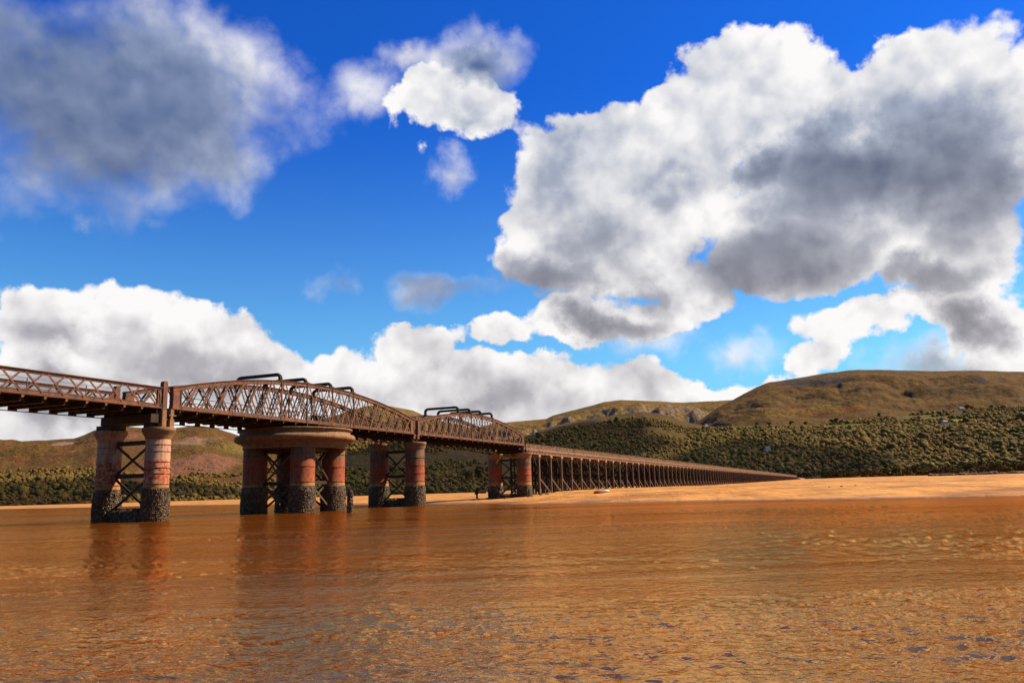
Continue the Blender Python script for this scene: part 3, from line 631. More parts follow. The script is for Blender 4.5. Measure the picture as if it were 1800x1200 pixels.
def approach_span():
    s0, L = -34.0, 32.9; root = empty('approach_span', B(s0), RZ)
    tag(root, 'flat rusty lattice parapet span running to the twin-column pier', 'bridge span')
    p = 1.72; n = int((L - .5) / p); x_end = L - .45; ztop = 10.98
    for y, o in ((0.0, -1), (W, 1)):
        m = MB(); m.box(0, L, y - .09, y + .09, ztop - .22, ztop - .06); m.box(0, L, y - .20, y + .20, ztop - .06, ztop); m.box(0, L, y - .14, y + .14, ztop - .25, ztop - .22); m.build('top_chord', STEEL, root)
        m = MB(); m.box(0, L, y - .14, y + .14, ZB + .02, ZB + .30); m.box(0, L, y - .24, y + .24, ZB - .03, ZB + .02); m.box(0, L, y - .17, y + .17, ZB + .30, ZB + .34); m.build('bottom_chord', STEEL, root)
        for i in range(n):
            a, b = x_end - (i + 1) * p, x_end - i * p
            MB().bar((a + .16, y + o * .165, ztop - .2), (b - .16, y + o * .165, ZB + .22), .13, .045, (0, 1, 0)).build('lattice_bar', STEEL, root)
            m = MB(); m.bar((a + .16, y + o * .115, ZB + .22), (b - .16, y + o * .115, ztop - .2), .13, .045, (0, 1, 0)); m.build('lattice_bar', STEEL, root)
            m = MB(); m.add([(a - .05, y + o * .15, ZB + .02), (a + .25, y + o * .15, ZB + .02), (a + .12, y + o * .15, ZB - .26), (a - .02, y + o * .15, ZB - .26), (a - .05, y + o * .21, ZB + .02), (a + .25, y + o * .21, ZB + .02), (a + .12, y + o * .21, ZB - .26), (a - .02, y + o * .21, ZB - .26)], MB.BOX); m.build('bracket', STEEL, root)
        m = MB(); m.box(L - .42, L - .06, y - .1, y + .1, ZB + .34, ztop - .25); m.build('end_panel', STEEL, root)
        m = MB(); m.bar((L - .05, y + o * .26, ZB - .3), (L - .3, y + o * .12, ztop - .5), .05, .05); m.build('stay', STEEL, root)
        # round-topped end post
        m = MB(); ang = [math.pi * k / 8 for k in range(9)]; pr = [(L + .05, ZB - .2), (L + .50, ZB - .2)] + [(L + .275 + .225 * math.cos(a), 11.31 + .225 * math.sin(a)) for a in ang]
        m.add([(a, y - .2, b) for a, b in pr] + [(a, y + .2, b) for a, b in pr], [tuple(range(len(pr) - 1, -1, -1)), tuple(range(len(pr), 2 * len(pr)))] + [(i, (i + 1) % len(pr), len(pr) + (i + 1) % len(pr), len(pr) + i) for i in range(len(pr))]); m.build('end_post', STEEL, root)
    for i in range(n + 1):
        x = x_end - i * p; m = MB(); m.box(x - .03, x + .03, -.1, W + .1, ZB - .46, ZB - .03); m.box(x - .13, x + .13, .1, W - .1, ZB - .49, ZB - .46); m.build('cross_girder', STEEL_DARK, root)
    MB().box(0, L, .1, W - .1, ZB + .025, ZB + .12).build('deck_plate', STEEL_DARK, root)
    for y in (1.35, 2.35, 3.35, 4.35): MB().box(.05, L - .05, y - .07, y + .07, ZB - .36, ZB + .02).build('stringer', STEEL_DARK, root)
    for z in (10.0, 10.35, 10.7, 11.12): MB().tube([(0, W - .9, z), (L, W - .9, z)], .018, 5).build('fence_wire', STEEL, root)
    for x in np.arange(.8, L, 2.6): MB().box(x - .03, x + .03, W - .93, W - .87, ZB + .12, 11.13).build('fence_post', STEEL, root)
    pm = MB(); pm.tube([(.1, W + .02, ZB - .58), (L - .1, W + .02, ZB - .58)], .04, 6)
    for i in range(n + 1): x = x_end - i * p; pm.box(x - .34, x + .34, W - .06, W + .08, ZB - .57, ZB - .1)
    pm.build('service_pipe', STEEL_DARK, root)
approach_span()

# ------------------------------------------------------------------ piers
def rough_cyl(r, z0, z1, c, seed, amp=.09, n=110, k=46):
    rng = np.random.default_rng(seed); a = np.linspace(0, 2 * math.pi, n, endpoint=False); z = np.linspace(z0, z1, k); A2, Z2 = np.meshgrid(a, z, indexing='ij')
    nz = rng.normal(size=(n, k)); low = fbm(np.cos(A2) * 2.5 + seed, np.sin(A2) * 2.5 + Z2 * 1.3, 4, seed)
    fade = sstep(Z2 + 1.3 * low, z1 - .05, z1 - .35) * sstep(Z2, z1, z1 - .15)
    rr_ = r + .015 + fade * (amp * .55 + amp * .55 * np.abs(nz).clip(0, 2) + .07 * low)
    rr_[:, -1] = r - .02
    V = np.stack([c[0] + rr_ * np.cos(A2), c[1] + rr_ * np.sin(A2), Z2 + .02 * rng.normal(size=(n, k)) * fade], -1).reshape(-1, 3)
    i = np.arange(n)[:, None]; j = np.arange(k - 1)[None, :]; i2 = (i + 1) % n
    Fq = np.stack([i * k + j, i2 * k + j, i2 * k + j + 1, i * k + j + 1], -1).reshape(-1, 4)
    return np_mesh('mussel_crust', V, Fq, CRUST, False)
def column(root, c, r, ztop, joints, mat, seed, crust_top=2.45, lugs=None):
    core = MB().lathe([(r - .05, -1.1), (r - .05, ztop)], 40, c).build('column', mat, root)
    zs = [1.6] + joints + [ztop]
    for a, b in zip(zs[:-1], zs[1:]):
        MB().lathe([(r - .055, a + .015), (r - .012, a + .02), (r + .012, a + .05), (r + .012, a + .11), (r, a + .13), (r, b - .06), (r - .012, b - .02), (r - .055, b - .015)], 40, c, cap=False).build('ring_section', mat, core)
        if lugs is not None:
            for da in (0.0, .10):
                x, y = c[0] + (r + .03) * math.cos(lugs + da), c[1] + (r + .03) * math.sin(lugs + da)
                MB().lathe([(.001, b - .13), (.055, b - .12), (.07, b - .06), (.055, b + .01), (.001, b + .03)], 7, (x, y), cap=False).build('bolt_lug', STEEL_DARK, core)
    link('mussel_crust', rough_cyl(r, -.9, crust_top + .25, c, seed), core)
    return core
def cap(root, c, r, zt, rc, mat):
    return MB().lathe([(r - .03, zt - 1.0), (r + .03, zt - .92), (r + .05, zt - .80), (r + .16, zt - .62), (rc - .12, zt - .48), (rc - .06, zt - .42), (rc - .06, zt - .36), (rc, zt - .33), (rc, zt - .04), (rc - .03, zt)], 44, c).build('capital', mat, root)
def crossframe(root, y0, y1, zs, x=0.0, thick=.2, mat=None):
    mat = mat or STEEL_DARK
    for z in zs: 
        m = MB(); m.box(x - .14, x + .14, y0, y1, z - .17, z + .15); m.box(x - .22, x + .22, y0, y1, z + .15, z + .18); m.build('strut', mat, root)
    for a, b in zip(zs[:-1], zs[1:]):
        MB().bar((x - .07, y0 - .1, a + .1), (x - .07, y1 + .1, b - .1), .2, .09, (1, 0, 0)).build('cross_brace', mat, root)
        MB().bar((x + .07, y1 + .1, a + .1), (x + .07, y0 - .1, b - .1), .2, .09, (1, 0, 0)).build('cross_brace', mat, root)
def foot_beam(root, y0, y1, seed, x=0.0, holes=True, zt=1.0, hw=.5):
    m = MB(); rng = np.random.default_rng(seed); n = 26
    ys = np.linspace(y0, y1, n); pr = []
    for yy in ys: pr.append([(x - hw + rng.normal(0, .04), yy, -.5), (x + hw + rng.normal(0, .04), yy, -.5), (x + hw + rng.normal(0, .04), yy, zt - .15 + rng.normal(0, .04)), (x + hw * .6, yy, zt + rng.normal(0, .05)), (x - hw * .6, yy, zt + rng.normal(0, .05)), (x - hw + rng.normal(0, .04), yy, zt - .15 + rng.normal(0, .04))])
    vs = [v for r_ in pr for v in r_]; m.add(vs, [(6 * i + k, 6 * i + (k + 1) % 6, 6 * i + 6 + (k + 1) % 6, 6 * i + 6 + k) for i in range(n - 1) for k in range(6)] + [tuple(range(6)), tuple(range(6 * n - 6, 6 * n))])
    m.build('foot_beam', CRUST, root)

def pier_twin(name, label, s, rcol, rcap, zcap, mat, joints, seed, lugs=None, crust=2.45, mid=3.7):
    root = empty(name, B(s), RZ); tag(root, label, 'bridge pier')
    for k, y in enumerate((0.0, W)):
        column(root, (0, y), rcol, zcap - .95, joints, mat, seed + k, crust, lugs if k == 0 else None); cap(root, (0, y), rcol, zcap, rcap, IRON if k == 0 or lugs is None else mat)
    crossframe(root, rcol - .1, W - rcol + .1, [.9, mid, zcap - 1.15]); foot_beam(root, rcol - .2, W - rcol + .2, seed + 5)
    return root
p1 = pier_twin('twin_column_pier', 'pink and red twin-column pier carrying the flat parapet span end', -1.15, .985, 1.32, 7.57, COLPAINT1, [2.35, 2.9, 3.75, 4.2, 4.7, 5.55, 6.1], 201, lugs=-.62)
MB().box(-1.0, .95, -.1, W + .1, 7.99, 8.70).build('cross_head', STEEL_DARK, p1)
MB().box(-.85, .8, W - .75, W + .75, 7.56, 7.99).build('bearing_block', STEEL_DARK, p1); MB().box(-.7, .3, .3, 1.0, 7.56, 7.99).build('bearing_block', STEEL_DARK, p1)
m = MB(); m.box(-.02, .42, -.33, .18, 7.56, 9.02); m.box(-.06, .46, -.37, .22, 7.56, 7.64); m.build('bearing_post', IRON, p1)
m = MB(); m.box(.82, 1.28, -.33, .2, 7.56, 8.35); m.box(.92, 1.18, -.28, .15, 8.35, 8.62); m.box(.75, 1.5, -.3, .3, 8.62, 8.72); m.box(.95, 1.3, -.25, .25, 8.72, 9.21); m.build('bearing_post', IRON, p1)
m = MB(); m.box(.82, 1.28, W - .3, W + .3, 7.56, 8.62); m.box(.75, 1.5, W - .3, W + .3, 8.62, 9.21); m.build('bearing_post', STEEL_DARK, p1)
m = MB(); m.box(-.3, .3, W - .3, W + .3, 8.70, 9.02); m.build('bearing_post', STEEL_DARK, p1)
for nm, lab, s, sd in (('twin_column_pier', 'red-stained twin-column pier where the two arched spans meet', 41.68, 301), ('twin_column_pier', 'twin-column pier at the sand edge where the timber viaduct begins', 79.85, 401)):
    zc = 8.2 if s < 60 else 8.0
    pp = pier_twin(nm, lab, s, 1.255, 1.52, zc, COLPAINT2, [2.4, 3.1, 4.1, 5.1, 6.1], sd, None, 2.45 if s < 60 else 2.1, 3.85)
    for y in (0.0, W):
        for x in ((-.72, -.12) if s < 60 else (-.5,)) + ((.28, .95) if s < 60 else (.2,)):
            pass
        for x in ((-.55, .5) if s < 60 else (-.25,)):
            m = MB(); m.box(x - .26, x + .26, y - .3, y + .3, zc - .01, zc + .12); m.lathe([(.09, zc + .12), (.09, zc + .45)], 10, (x - .12, y)); m.lathe([(.09, zc + .12), (.09, zc + .45)], 10, (x + .12, y)); m.box(x - .24, x + .24, y - .28, y + .28, zc + .45, 8.98); m.box(x - .3, x + .3, y - .32, y + .32, 8.98, 9.222); m.build('bearing', STEEL, pp)
    if s > 60:
        MB().box(.3, 1.3, -.4, W + .4, 7.99, 8.35).build('sill_beam', DARKWOOD, pp)
# far end support of the approach span, outside the picture
pier_twin('twin_column_pier', 'twin-column pier under the shore end of the flat parapet span', -33.2, .985, 1.32, 8.73, COLPAINT1, [2.85, 3.75, 4.62, 5.6, 6.4], 501)

def drum_pier():
    s = 20.4; root = empty('drum_pier', B(s, W / 2), RZ); tag(root, 'round cast-iron drum pier on four red columns under the swing span', 'bridge pier')
    z1 = 8.69
    prof = [(4.6, z1 - 2.05), (5.42, z1 - 2.05), (5.50, z1 - 1.99), (5.50, z1 - 1.88), (5.40, z1 - 1.82), (5.46, z1 - 1.70), (5.62, z1 - 1.52), (5.95, z1 - 1.36), (6.10, z1 - 1.34)]
    for k in range(9): a = -math.pi / 2 + math.pi * k / 8; prof.append((6.0 + .38 * math.cos(a), z1 - .98 + .36 * math.sin(a)))
    prof += [(5.85, z1 - .60), (5.82, z1 - .22), (5.88, z1 - .20), (6.05, z1 - .18), (6.05, z1 - .02), (6.0, z1), (4.6, z1)]
    cuts = [-.95, -.30, .40, 1.15, 1.95, 2.75, 3.55, 4.35, 5.333]
    for a, b in zip(cuts[:-1], cuts[1:]):
        g0 = .012 if abs(a + .30) < .01 else .002; g1 = .012 if abs(b + .30) < .01 else .002
        m = MB(); m.lathe(prof, 20, (0, 0), a + g0, b - g1, cap=False); k = len(prof); q = m.v
        m.add(q[:k], [tuple(range(k))]); m.add(q[-k:], [tuple(range(k))]); m.lathe([(4.6, z1), (4.6, z1 - 2.05)], 20, (0, 0), a + g0, b - g1, cap=False, smooth=True); m.build('drum_segment', IRON, root)
    MB().lathe([(4.58, z1 - 2.0), (4.58, z1 - .03)], 48).build('drum_core', STEEL_DARK, root)
    MB().lathe([(4.9, z1 - .01), (4.9, 8.725)], 48).build('turntable_ring', STEEL_DARK, root)
    R = 4.15; a0 = -2.30; cs = []
    for k in range(4):
        a = a0 + k * math.pi / 2; c = (R * math.cos(a), R * math.sin(a)); cs.append(c)
        column(root, c, 1.25, z1 - 1.99, [2.4, 3.05, 4.6, 5.95], COLPAINT2, 601 + k, 2.5)
    for k in range(4):
        (ax, ay), (bx, by) = cs[k], cs[(k + 1) % 4]; d = Vector((bx - ax, by - ay, 0)); L = d.length; d.normalize(); n = Vector((-d.y, d.x, 0))
        A_ = Vector((ax, ay, 0)) + d * 1.2; B_ = Vector((bx, by, 0)) - d * 1.2
        for z, mm in ((3.05, IRON if k == 1 else STEEL_DARK), (6.45, STEEL_DARK)): MB().bar(A_ + Vector((0, 0, z)), B_ + Vector((0, 0, z)), .26, .32).build('strut', mm, root)
        for off in (.2, -.2):
            for (z0, z1_) in ((.5, 2.9), (3.2, 6.3)):
                if off > 0: MB().bar(A_ + n * off + Vector((0, 0, z0)), B_ + n * off + Vector((0, 0, z1_)), .07, .22).build('cross_brace', STEEL if z0 > 3 else CRUST, root)
                else: MB().bar(B_ + n * off + Vector((0, 0, z0)), A_ + n * off + Vector((0, 0, z1_)), .07, .22).build('cross_brace', STEEL_DARK if z0 > 3 else CRUST, root)
drum_pier()

def stump(name, label, loc, r, z1, seed, cat='post', mat=None):
    o = link(name, rough_cyl(r, -.9, z1, (0, 0), seed, .07, 30, 26)); o.location = loc; return tag(o, label, cat)
st = empty('barnacled_post', (-15.9, 78.5, 0)); tag(st, 'short barnacle-covered post in the water beside the drum pier', 'post')
link('mussel_crust', rough_cyl(.19, -.9, 2.1, (0, 0), 77, .08, 28, 26), st); MB().lathe([(.15, -1.0), (.15, 1.95), (.12, 2.16), (.05, 2.2)], 14).build('pile', DARKWOOD, st)
# timber fender by the last pier
q = B(78.2, W + 2.9); fd = empty('timber_fender', (q.x, q.y, 0), RZ); tag(fd, 'small dark timber fender frame leaning against the sand edge pier', 'fender')
MB().lathe([(.17, -.8), (.17, 2.2), (.12, 2.3)], 10).build('post', DARKWOOD, fd); MB().box(-.5, .1, -.2, .2, 1.1, 1.5).build('block', DARKWOOD, fd)
MB().bar((0, .1, 1.4), (0, -1.75, 1.4), .24, .26).build('rail', DARKWOOD, fd); MB().bar((0, 0, 1.7), (0, -1.75, 3.0), .18, .2).build('brace', DARKWOOD, fd)

# ------------------------------------------------------------------ timber viaduct
DS, S0, NB = 6.171, 86.975, 116
zoff = lambda s: -.0019 * (s - 81)
def bent_meshes():
    M = {}
    M['pile'] = MB().box(-.17, .17, -.17, .17, -1.6, 7.52).mesh('pile', PILE)
    M['slim_pile'] = MB().box(-.11, .11, -.13, .13, -1.6, 7.52).mesh('pile', PILE)
    M['cap_beam'] = MB().box(-.52, .52, -.28, W + .28, 7.50, 7.97).mesh('cap_beam', DECKWOOD)
    M['inner_pile'] = MB().box(-.16, .16, -.16, .16, -1.6, 7.52).mesh('pile', DARKWOOD)  # shade under the deck put into the darker timber colour
    M['waling'] = MB().box(-.10, .10, -.05, W + .05, 4.3, 4.55).mesh('waling', DARKWOOD)
    M['x1'] = MB().bar((-.26, 0, 1.2), (-.26, W, 7.3), .1, .26, (0, 0, 1)).mesh('cross_brace', DARKWOOD)
    M['x2'] = MB().bar((.26, W, 1.2), (.26, 0, 7.3), .1, .26, (0, 0, 1)).mesh('cross_brace', DARKWOOD)
    M['long'] = MB().bar((.1, -.02, 3.7), (DS - .1, -.02, .9), .14, .26).mesh('long_brace', PILE)
    M['knee'] = MB().bar((.1, .3, 5.6), (2.2, .3, 7.9), .16, .24).mesh('knee_brace', DARKWOOD)
    M['knee2'] = MB().bar((-.1, .3, 5.6), (-2.2, .3, 7.9), .16, .24).mesh('knee_brace', DARKWOOD)
    M['xl'] = MB().bar((.1, 3.2, 6.8), (DS - .1, 3.2, 1.6), .14, .26).mesh('long_brace', DARKWOOD)
    return M
BM = bent_meshes()
LAY = [('pile', 'pile', 0, .0), ('pile', 'inner_pile', 0, 1.8), ('pile', 'inner_pile', 0, 3.65), ('pile', 'inner_pile', 0, W), ('pile', 'slim_pile', .95, .25), ('pile', 'slim_pile', .95, W - .25), ('cap_beam', 'cap_beam', 0, 0), ('waling', 'waling', 0, 0),
       ('cross_brace', 'x1', 0, 0), ('cross_brace', 'x2', 0, 0), ('long_brace', 'long', 0, 0), ('knee_brace', 'knee', 0, 0), ('knee_brace', 'knee2', 0, 0), ('long_brace', 'xl', 0, 0)]
def joined(layout):
    m = MB()
    mats = []
    import bmesh
    bm = bmesh.new()
    me = bpy.data.meshes.new('trestle_bent'); me.materials.append(PILE); me.materials.append(DECKWOOD); me.materials.append(DARKWOOD)
    for nm, key, x, y in layout:
        k = len(bm.faces); b2 = bmesh.new(); b2.from_mesh(BM[key]); bmesh.ops.translate(b2, vec=(x, y, 0), verts=b2.verts); tmp = bpy.data.meshes.new('t'); b2.to_mesh(tmp); b2.free(); bm.from_mesh(tmp); bpy.data.meshes.remove(tmp)
        bm.faces.ensure_lookup_table(); mi = [PILE, DECKWOOD, DARKWOOD].index(BM[key].materials[0])
        for f in bm.faces[k:]: f.material_index = mi
    bm.to_mesh(me); bm.free(); return me
JOIN = joined(LAY)
def ordinal(n):
    u = ['', 'first', 'second', 'third', 'fourth', 'fifth', 'sixth', 'seventh', 'eighth', 'ninth', 'tenth', 'eleventh', 'twelfth', 'thirteenth', 'fourteenth', 'fifteenth', 'sixteenth', 'seventeenth', 'eighteenth', 'nineteenth']
    t = {2: 'twent', 3: 'thirt', 4: 'fort', 5: 'fift', 6: 'sixt'}
    return u[n] if n < 20 else t[n // 10] + ('ieth' if n % 10 == 0 else 'y-' + u[n % 10])
for i in range(NB):
    s = S0 + i * DS + random.uniform(-.12, .12); loc = B(s, random.uniform(-.03, .03), zoff(s)); jr = RZ + random.uniform(-.012, .012)
    lab = ('timber trestle bent, %s from the sand edge pier' % ordinal(i + 1), 'trestle bents of the viaduct') if i < 50 else ('small far timber trestle bent, %s from the embankment' % ordinal(NB - i), 'far trestle bents of the viaduct')
    if i < 50:
        o = empty('trestle_bent', loc, jr)
        for nm, key, x, y in LAY: link(nm, BM[key], o, (x, y, 0))
    else: o = link('trestle_bent', JOIN, None, loc, jr)
    tag(o, lab[0], 'trestle', lab[1])

def viaduct_deck():
    s0, s1 = 80.6, S0 + (NB - 1) * DS + 1.0
    root = empty('viaduct_deck', B(0), RZ); tag(root, 'long pale timber deck with post and rail fence running to the far embankment', 'bridge deck')
    def sl(m, a, b, y0, y1, z0, z1):
        za, zb = zoff(a), zoff(b); m.add([(a, y0, z0 + za), (b, y0, z0 + zb), (b, y1, z0 + zb), (a, y1, z0 + za), (a, y0, z1 + za), (b, y0, z1 + zb), (b, y1, z1 + zb), (a, y1, z1 + za)], MB.BOX); return m
    ends = [s0] + [S0 + i * DS + .4 for i in range(NB)]
    far = MB()
    for i, (a, b) in enumerate(zip(ends[:-1], ends[1:])):
        for (y0, y1, z0, z1, nm) in ((-.02, .32, 7.965, 8.36, 'stringer_beam'), (-.20, .10, 8.60, 8.84, 'fascia_beam'), (W - .32, W + .02, 7.965, 8.36, 'stringer_beam')):
            if i < 45: sl(MB(), a + .012, b - .012, y0, y1, z0, z1).build(nm, DECKWOOD, root)
            else: sl(far, a + .012, b - .012, y0, y1, z0, z1)
    far.build('far_beams', DECKWOOD, root)['kind'] = 'stuff'
    m = MB(); 
    for a in np.arange(s0 + .2, s1, .78): sl(m, a, a + .26, -.34, W + .34, 8.355, 8.605)
    m.build('joist_row', DECKWOOD, root)['kind'] = 'stuff'
    m = MB(); sl(m, s0, s1, .1, W - .1, 8.62, 8.75); sl(m, s0, s1, 1.2, 1.5, 7.97, 8.355); sl(m, s0, s1, 3.0, 3.3, 7.97, 8.355); m.build('deck_boards', DARKWOOD, root)
    farp = MB(); posts = np.arange(s0 + .3, s1, DS / 3)
    for y, side in ((-.24, 0), (W + .16, 1)):
        for k, x in enumerate(posts):
            if side == 0 and k < 90: sl(MB(), x - .06, x + .06, y, y + .10, 8.4, 9.60).build('fence_post', DECKWOOD, root)
            else: sl(farp, x - .06, x + .06, y, y + .10, 8.4, 9.60)
        for z in (9.40, 9.18, 8.97):
            mm = MB(); sl(mm, s0, s1, y + .02, y + .075, z - .045, z + .045); mm.build('fence_rail', DECKWOOD, root)
        mm = MB(); sl(mm, s0, s1, y - .04, y + .14, 9.60, 9.66); mm.build('fence_rail', DECKWOOD, root)
    farp.build('far_fence_posts', DECKWOOD, root)['kind'] = 'stuff'
viaduct_deck()
# embankment at the far end of the viaduct
def embankment():
    s = S0 + (NB - 1) * DS; m, T, out = material('stone_pitched_embankment'); p = posco(T)
    n = T.voro(p, 1.1); c = T.mix(T.step(T.noise(p, .5, 5, .6), .4, .6), (.38, .235, .14), (.26, .15, .085)); principled(T, out, c, .9, T.bump(n, .8, .2), .1)
    g = MB(); L = 190.0; n = 40
    vs = []
    for i in range(n + 1):
        x = L * i / n; k = min(1, i / 3.0); top = 7.4 + zoff(s) ; wob = .25 * math.sin(i * 1.7)
        vs += [(x, -13 - wob, -.3), (x, -.6, top), (x, W + .6, top), (x, W + 13, -.3)]
    fs = [(4 * i + k, 4 * i + 4 + k, 4 * i + 5 + k, 4 * i + 1 + k) for i in range(n) for k in range(3)] + [(0, 1, 2, 3)]
    m2 = g.add(vs, fs).build('embankment', m, None, B(s + .6), RZ); structure(m2)['label'] = 'stone-pitched railway embankment at the viaduct end'
embankment()

# ------------------------------------------------------------------ small things
def simple(name, col, rough=.7, spec=.3):
    m, T, out = material(name); n = T.noise(posco(T), 3.0, 5, .6); principled(T, out, T.mix(T.step(n, .35, .7), col, tuple(c * .72 for c in col)), rough, None, spec); return m
WHITE = simple('white_render', (.78, .74, .68)); SLATE = simple('slate_roof', (.10, .095, .10)); REDHULL = simple('red_gelcoat', (.55, .06, .03), .35); WHITEHULL = simple('white_gelcoat', (.80, .78, .74), .35); GLASS = simple('dark_window_glass', (.02, .025, .03), .1, .5)
ROCK = simple('brown_boulder', (.20, .12, .07), .9); POLEWOOD = simple('pole_timber', (.22, .16, .11), .9)
def house(px, py, h, w, d, label):
    p = hit(h, px, py); o = empty('white_house', (p.x, p.y, p.z - .6), math.atan2(p.y, p.x) - math.pi / 2 + .8); tag(o, label, 'house')
    MB().box(-w / 2, w / 2, -d / 2, d / 2, 0, 5.2).build('wall', WHITE, o)
    m = MB(); e = .4; m.add([(-w / 2 - e, -d / 2 - e, 5.0), (w / 2 + e, -d / 2 - e, 5.0), (w / 2 + e, d / 2 + e, 5.0), (-w / 2 - e, d / 2 + e, 5.0), (-w / 2 - e, 0, 7.8), (w / 2 + e, 0, 7.8)], [(0, 1, 5, 4), (2, 3, 4, 5), (1, 2, 5), (3, 0, 4), (3, 2, 1, 0)]); r = m.build('roof', SLATE, o)
    MB().box(w / 2 - 1.2, w / 2 - .3, -.45, .45, 6.8, 8.8).build('chimney', WHITE, r)
    for x in (-w / 4, w / 4):
        for z in (1.2, 3.5): MB().box(x - .5, x + .5, -d / 2 - .03, -d / 2 + .05, z, z + 1.2).build('window', GLASS, o)
    MB().box(-.5, .5, -d / 2 - .03, -d / 2 + .05, .1, 2.2).build('door', SLATE, o)
house(1690, 721, hW, 11, 7, 'white house with slate roof high above the woodland'); house(1661, 745, hW, 10, 6, 'small white house below the pale field in the woodland')
house(1349, 793, hW, 9, 6, 'lone white house deep in the dark wood behind the viaduct end'); house(1241, 750, hD, 10, 6, 'white cottage where the dark hill meets the green field')
def pole(px, py, r, z0, hgt, label, box):
    a = aztan(px, py)[0]; o = empty('utility_pole', (r * math.sin(a), r * math.cos(a), z0)); tag(o, label, 'pole')
    MB().lathe([(.20, -.6), (.16, hgt * .6), (.12, hgt)], 8).build('mast', POLEWOOD, o)
    if box: MB().box(-.55, .55, -.3, .3, hgt - .9, hgt + .5).build('signal_head', WHITE, o)
    else: MB().box(-.9, .9, -.08, .08, hgt - .8, hgt - .6).build('crossarm', POLEWOOD, o)
pole(1434, 838, 835, 5.6, 8.6, 'pole with a white box on top beside the embankment', True)
pole(1410, 836, 822, 5.6, 3.4, 'short pole with crossarm by the end of the viaduct', False); pole(1400, 834, 815, 5.4, 4.8, 'taller crossarm pole at the last viaduct bent', False)
def boat():
    x, y = 12.2, 117.0; z = float(sand_z(np.array([x]), np.array([y]))[0]); o = empty('small_boat', (x, y, z + .02), math.radians(14)); o.rotation_euler = (math.radians(-14), math.radians(-3), math.radians(12)); tag(o, 'small red and white boat lying on the sand by the viaduct', 'boat')
    L, n = 2.3, 14; rings = []
    for i in range(n + 1):
        t = i / n; w = .46 * (1 - (2 * abs(t - .42) / 1.16) ** 2.4) if t > .42 else .46 * (1 - .25 * (1 - t / .42) ** 2); w = max(w, .02); sh = .27 + .10 * t ** 2; kz = .02 + .25 * max(0, t - .75)
        rings.append([(-L / 2 + L * t, -w, sh), (-L / 2 + L * t, -w * .82, sh * .5), (-L / 2 + L * t, -w * .3, kz), (-L / 2 + L * t, w * .3, kz), (-L / 2 + L * t, w * .82, sh * .5), (-L / 2 + L * t, w, sh)])
    def part(i0, i1, nm, mt):
        vs = [v for r_ in rings[i0:i1 + 1] for v in r_]; k = i1 - i0; m = MB(); m.add(vs, [(6 * i + j, 6 * i + j + 1, 6 * i + 7 + j, 6 * i + 6 + j) for i in range(k) for j in range(5)] + [(0, 1, 2, 3, 4, 5)] * (i0 == 0), True)
        ob = m.build(nm, mt, o); sd = ob.modifiers.new('thick', 'SOLIDIFY'); sd.thickness = .035; sd.offset = -1; return ob
    part(0, 4, 'bow_hull', REDHULL); part(4, n, 'stern_hull', WHITEHULL)
    MB().box(-.15, .12, -.42, .42, .20, .24).build('thwart', WHITEHULL, o)
boat()
def boulder(loc, r, seed, name, label, cat, group, mat=ROCK):
    V, Fc = ICO2; rng = np.random.default_rng(seed); q = V * (1 + .22 * fbm(V[:, 0] * 1.7 + seed, V[:, 1] * 1.7 + V[:, 2] * 2.3, 3, seed))[:, None] * np.array([r * rng.uniform(.9, 1.5), r * rng.uniform(.8, 1.1), r * rng.uniform(.5, .8)])
    o = link(name, np_mesh(name, q, Fc, mat, False), None, loc, rng.uniform(0, 6)); return tag(o, label, cat, group)
rb = random.Random(3)
for i in range(26):
    px = 1636 + i * 6.6; a = aztan(px, 835)[0]; r = 640 + rb.uniform(-12, 12); x, y = r * math.sin(a), r * math.cos(a); z = float(sand_z(np.array([x]), np.array([y]))[0])
    boulder((x, y, z + .5), rb.uniform(1.3, 2.3), 40 + i, 'boulder', 'brown boulder in the low stone groyne on the sand below the wood', 'boulder', 'boulders of the low stone groyne')
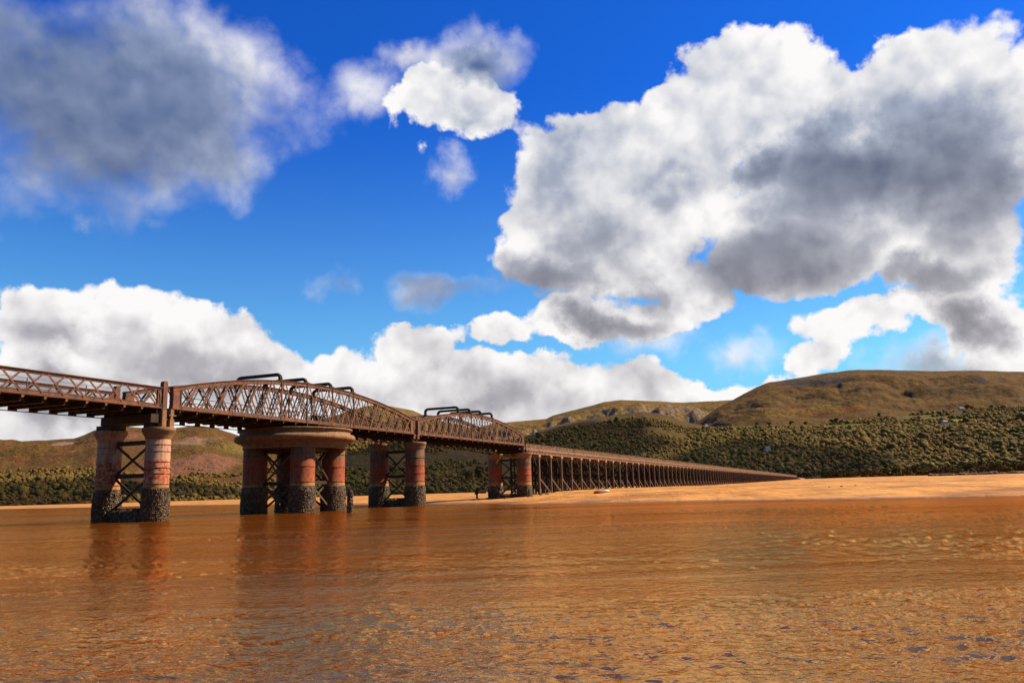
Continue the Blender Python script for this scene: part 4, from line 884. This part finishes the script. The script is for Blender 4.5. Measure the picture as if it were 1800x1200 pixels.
for i in range(16):
    s_ = rb.uniform(70, 82); yy = rb.uniform(-4.5, W + 2); p = B(s_, yy); z = float(sand_z(np.array([p.x]), np.array([p.y]))[0])
    boulder((p.x, p.y, max(z, -.1) + .03), rb.uniform(.18, .42), 90 + i, 'shore_stone', 'dark weedy stone at the foot of the sand edge pier', 'stone', 'stones around the sand edge pier', CRUST)
for i in range(9):
    x = rb.uniform(8, 60); y = rb.uniform(95, 160); z = float(sand_z(np.array([x]), np.array([y]))[0])
    boulder((x, y, z + .03), rb.uniform(.07, .15), 130 + i, 'sand_stone', 'small dark stone lying on the open sand', 'stone', 'stones on the open sand', CRUST)

# clouds beyond the right of the picture whose shadows lie on the hills
m, T, out = material('cloud_vapour'); _d = T.node('ShaderNodeBsdfDiffuse'); T.put(_d.inputs[0], (.85, .85, .87)); _t = T.node('ShaderNodeBsdfTransparent'); _x = T.node('ShaderNodeMixShader')
T.put(_x.inputs[0], CLOUD_COVER); T.l.new(_t.outputs[0], _x.inputs[1]); T.l.new(_d.outputs[0], _x.inputs[2]); T.l.new(_x.outputs[0], out.inputs[0]); CLOUDM = m
ICO4 = ico(5)
def cloud(cx, cy, cz, rx, ry, seed, label):
    alt = 2300.0; k = (alt - cz) / math.tan(SUN_EL); V, Fc = ICO4; n = fbm(V[:, 0] * 2.1 + seed, V[:, 1] * 2.1 + V[:, 2], 5, seed)
    q = V * (1 + .55 * n)[:, None] * np.array([rx, ry, 110.]); q[:, 2] = np.where(q[:, 2] < 0, q[:, 2] * .3, q[:, 2])
    o = link('cloud', np_mesh('cloud', q, Fc, CLOUDM, True), None, (cx + k * math.sin(SUN_AZ), cy + k * math.cos(SUN_AZ), alt)); tag(o, label, 'cloud')
cloud(60, 1500, 120, 290, 560, 1, 'broad flat cloud whose shadow covers the dark hill'); cloud(400, 1160, 60, 95, 260, 2, 'cloud whose shadow lies on the wood behind the viaduct end')
cloud(-590, 960, 20, 170, 120, 3, 'small cloud shading the wooded belt under the heather hill'); cloud(-330, 1010, 20, 130, 60, 4, 'thin cloud shading the shore woods between the iron piers')
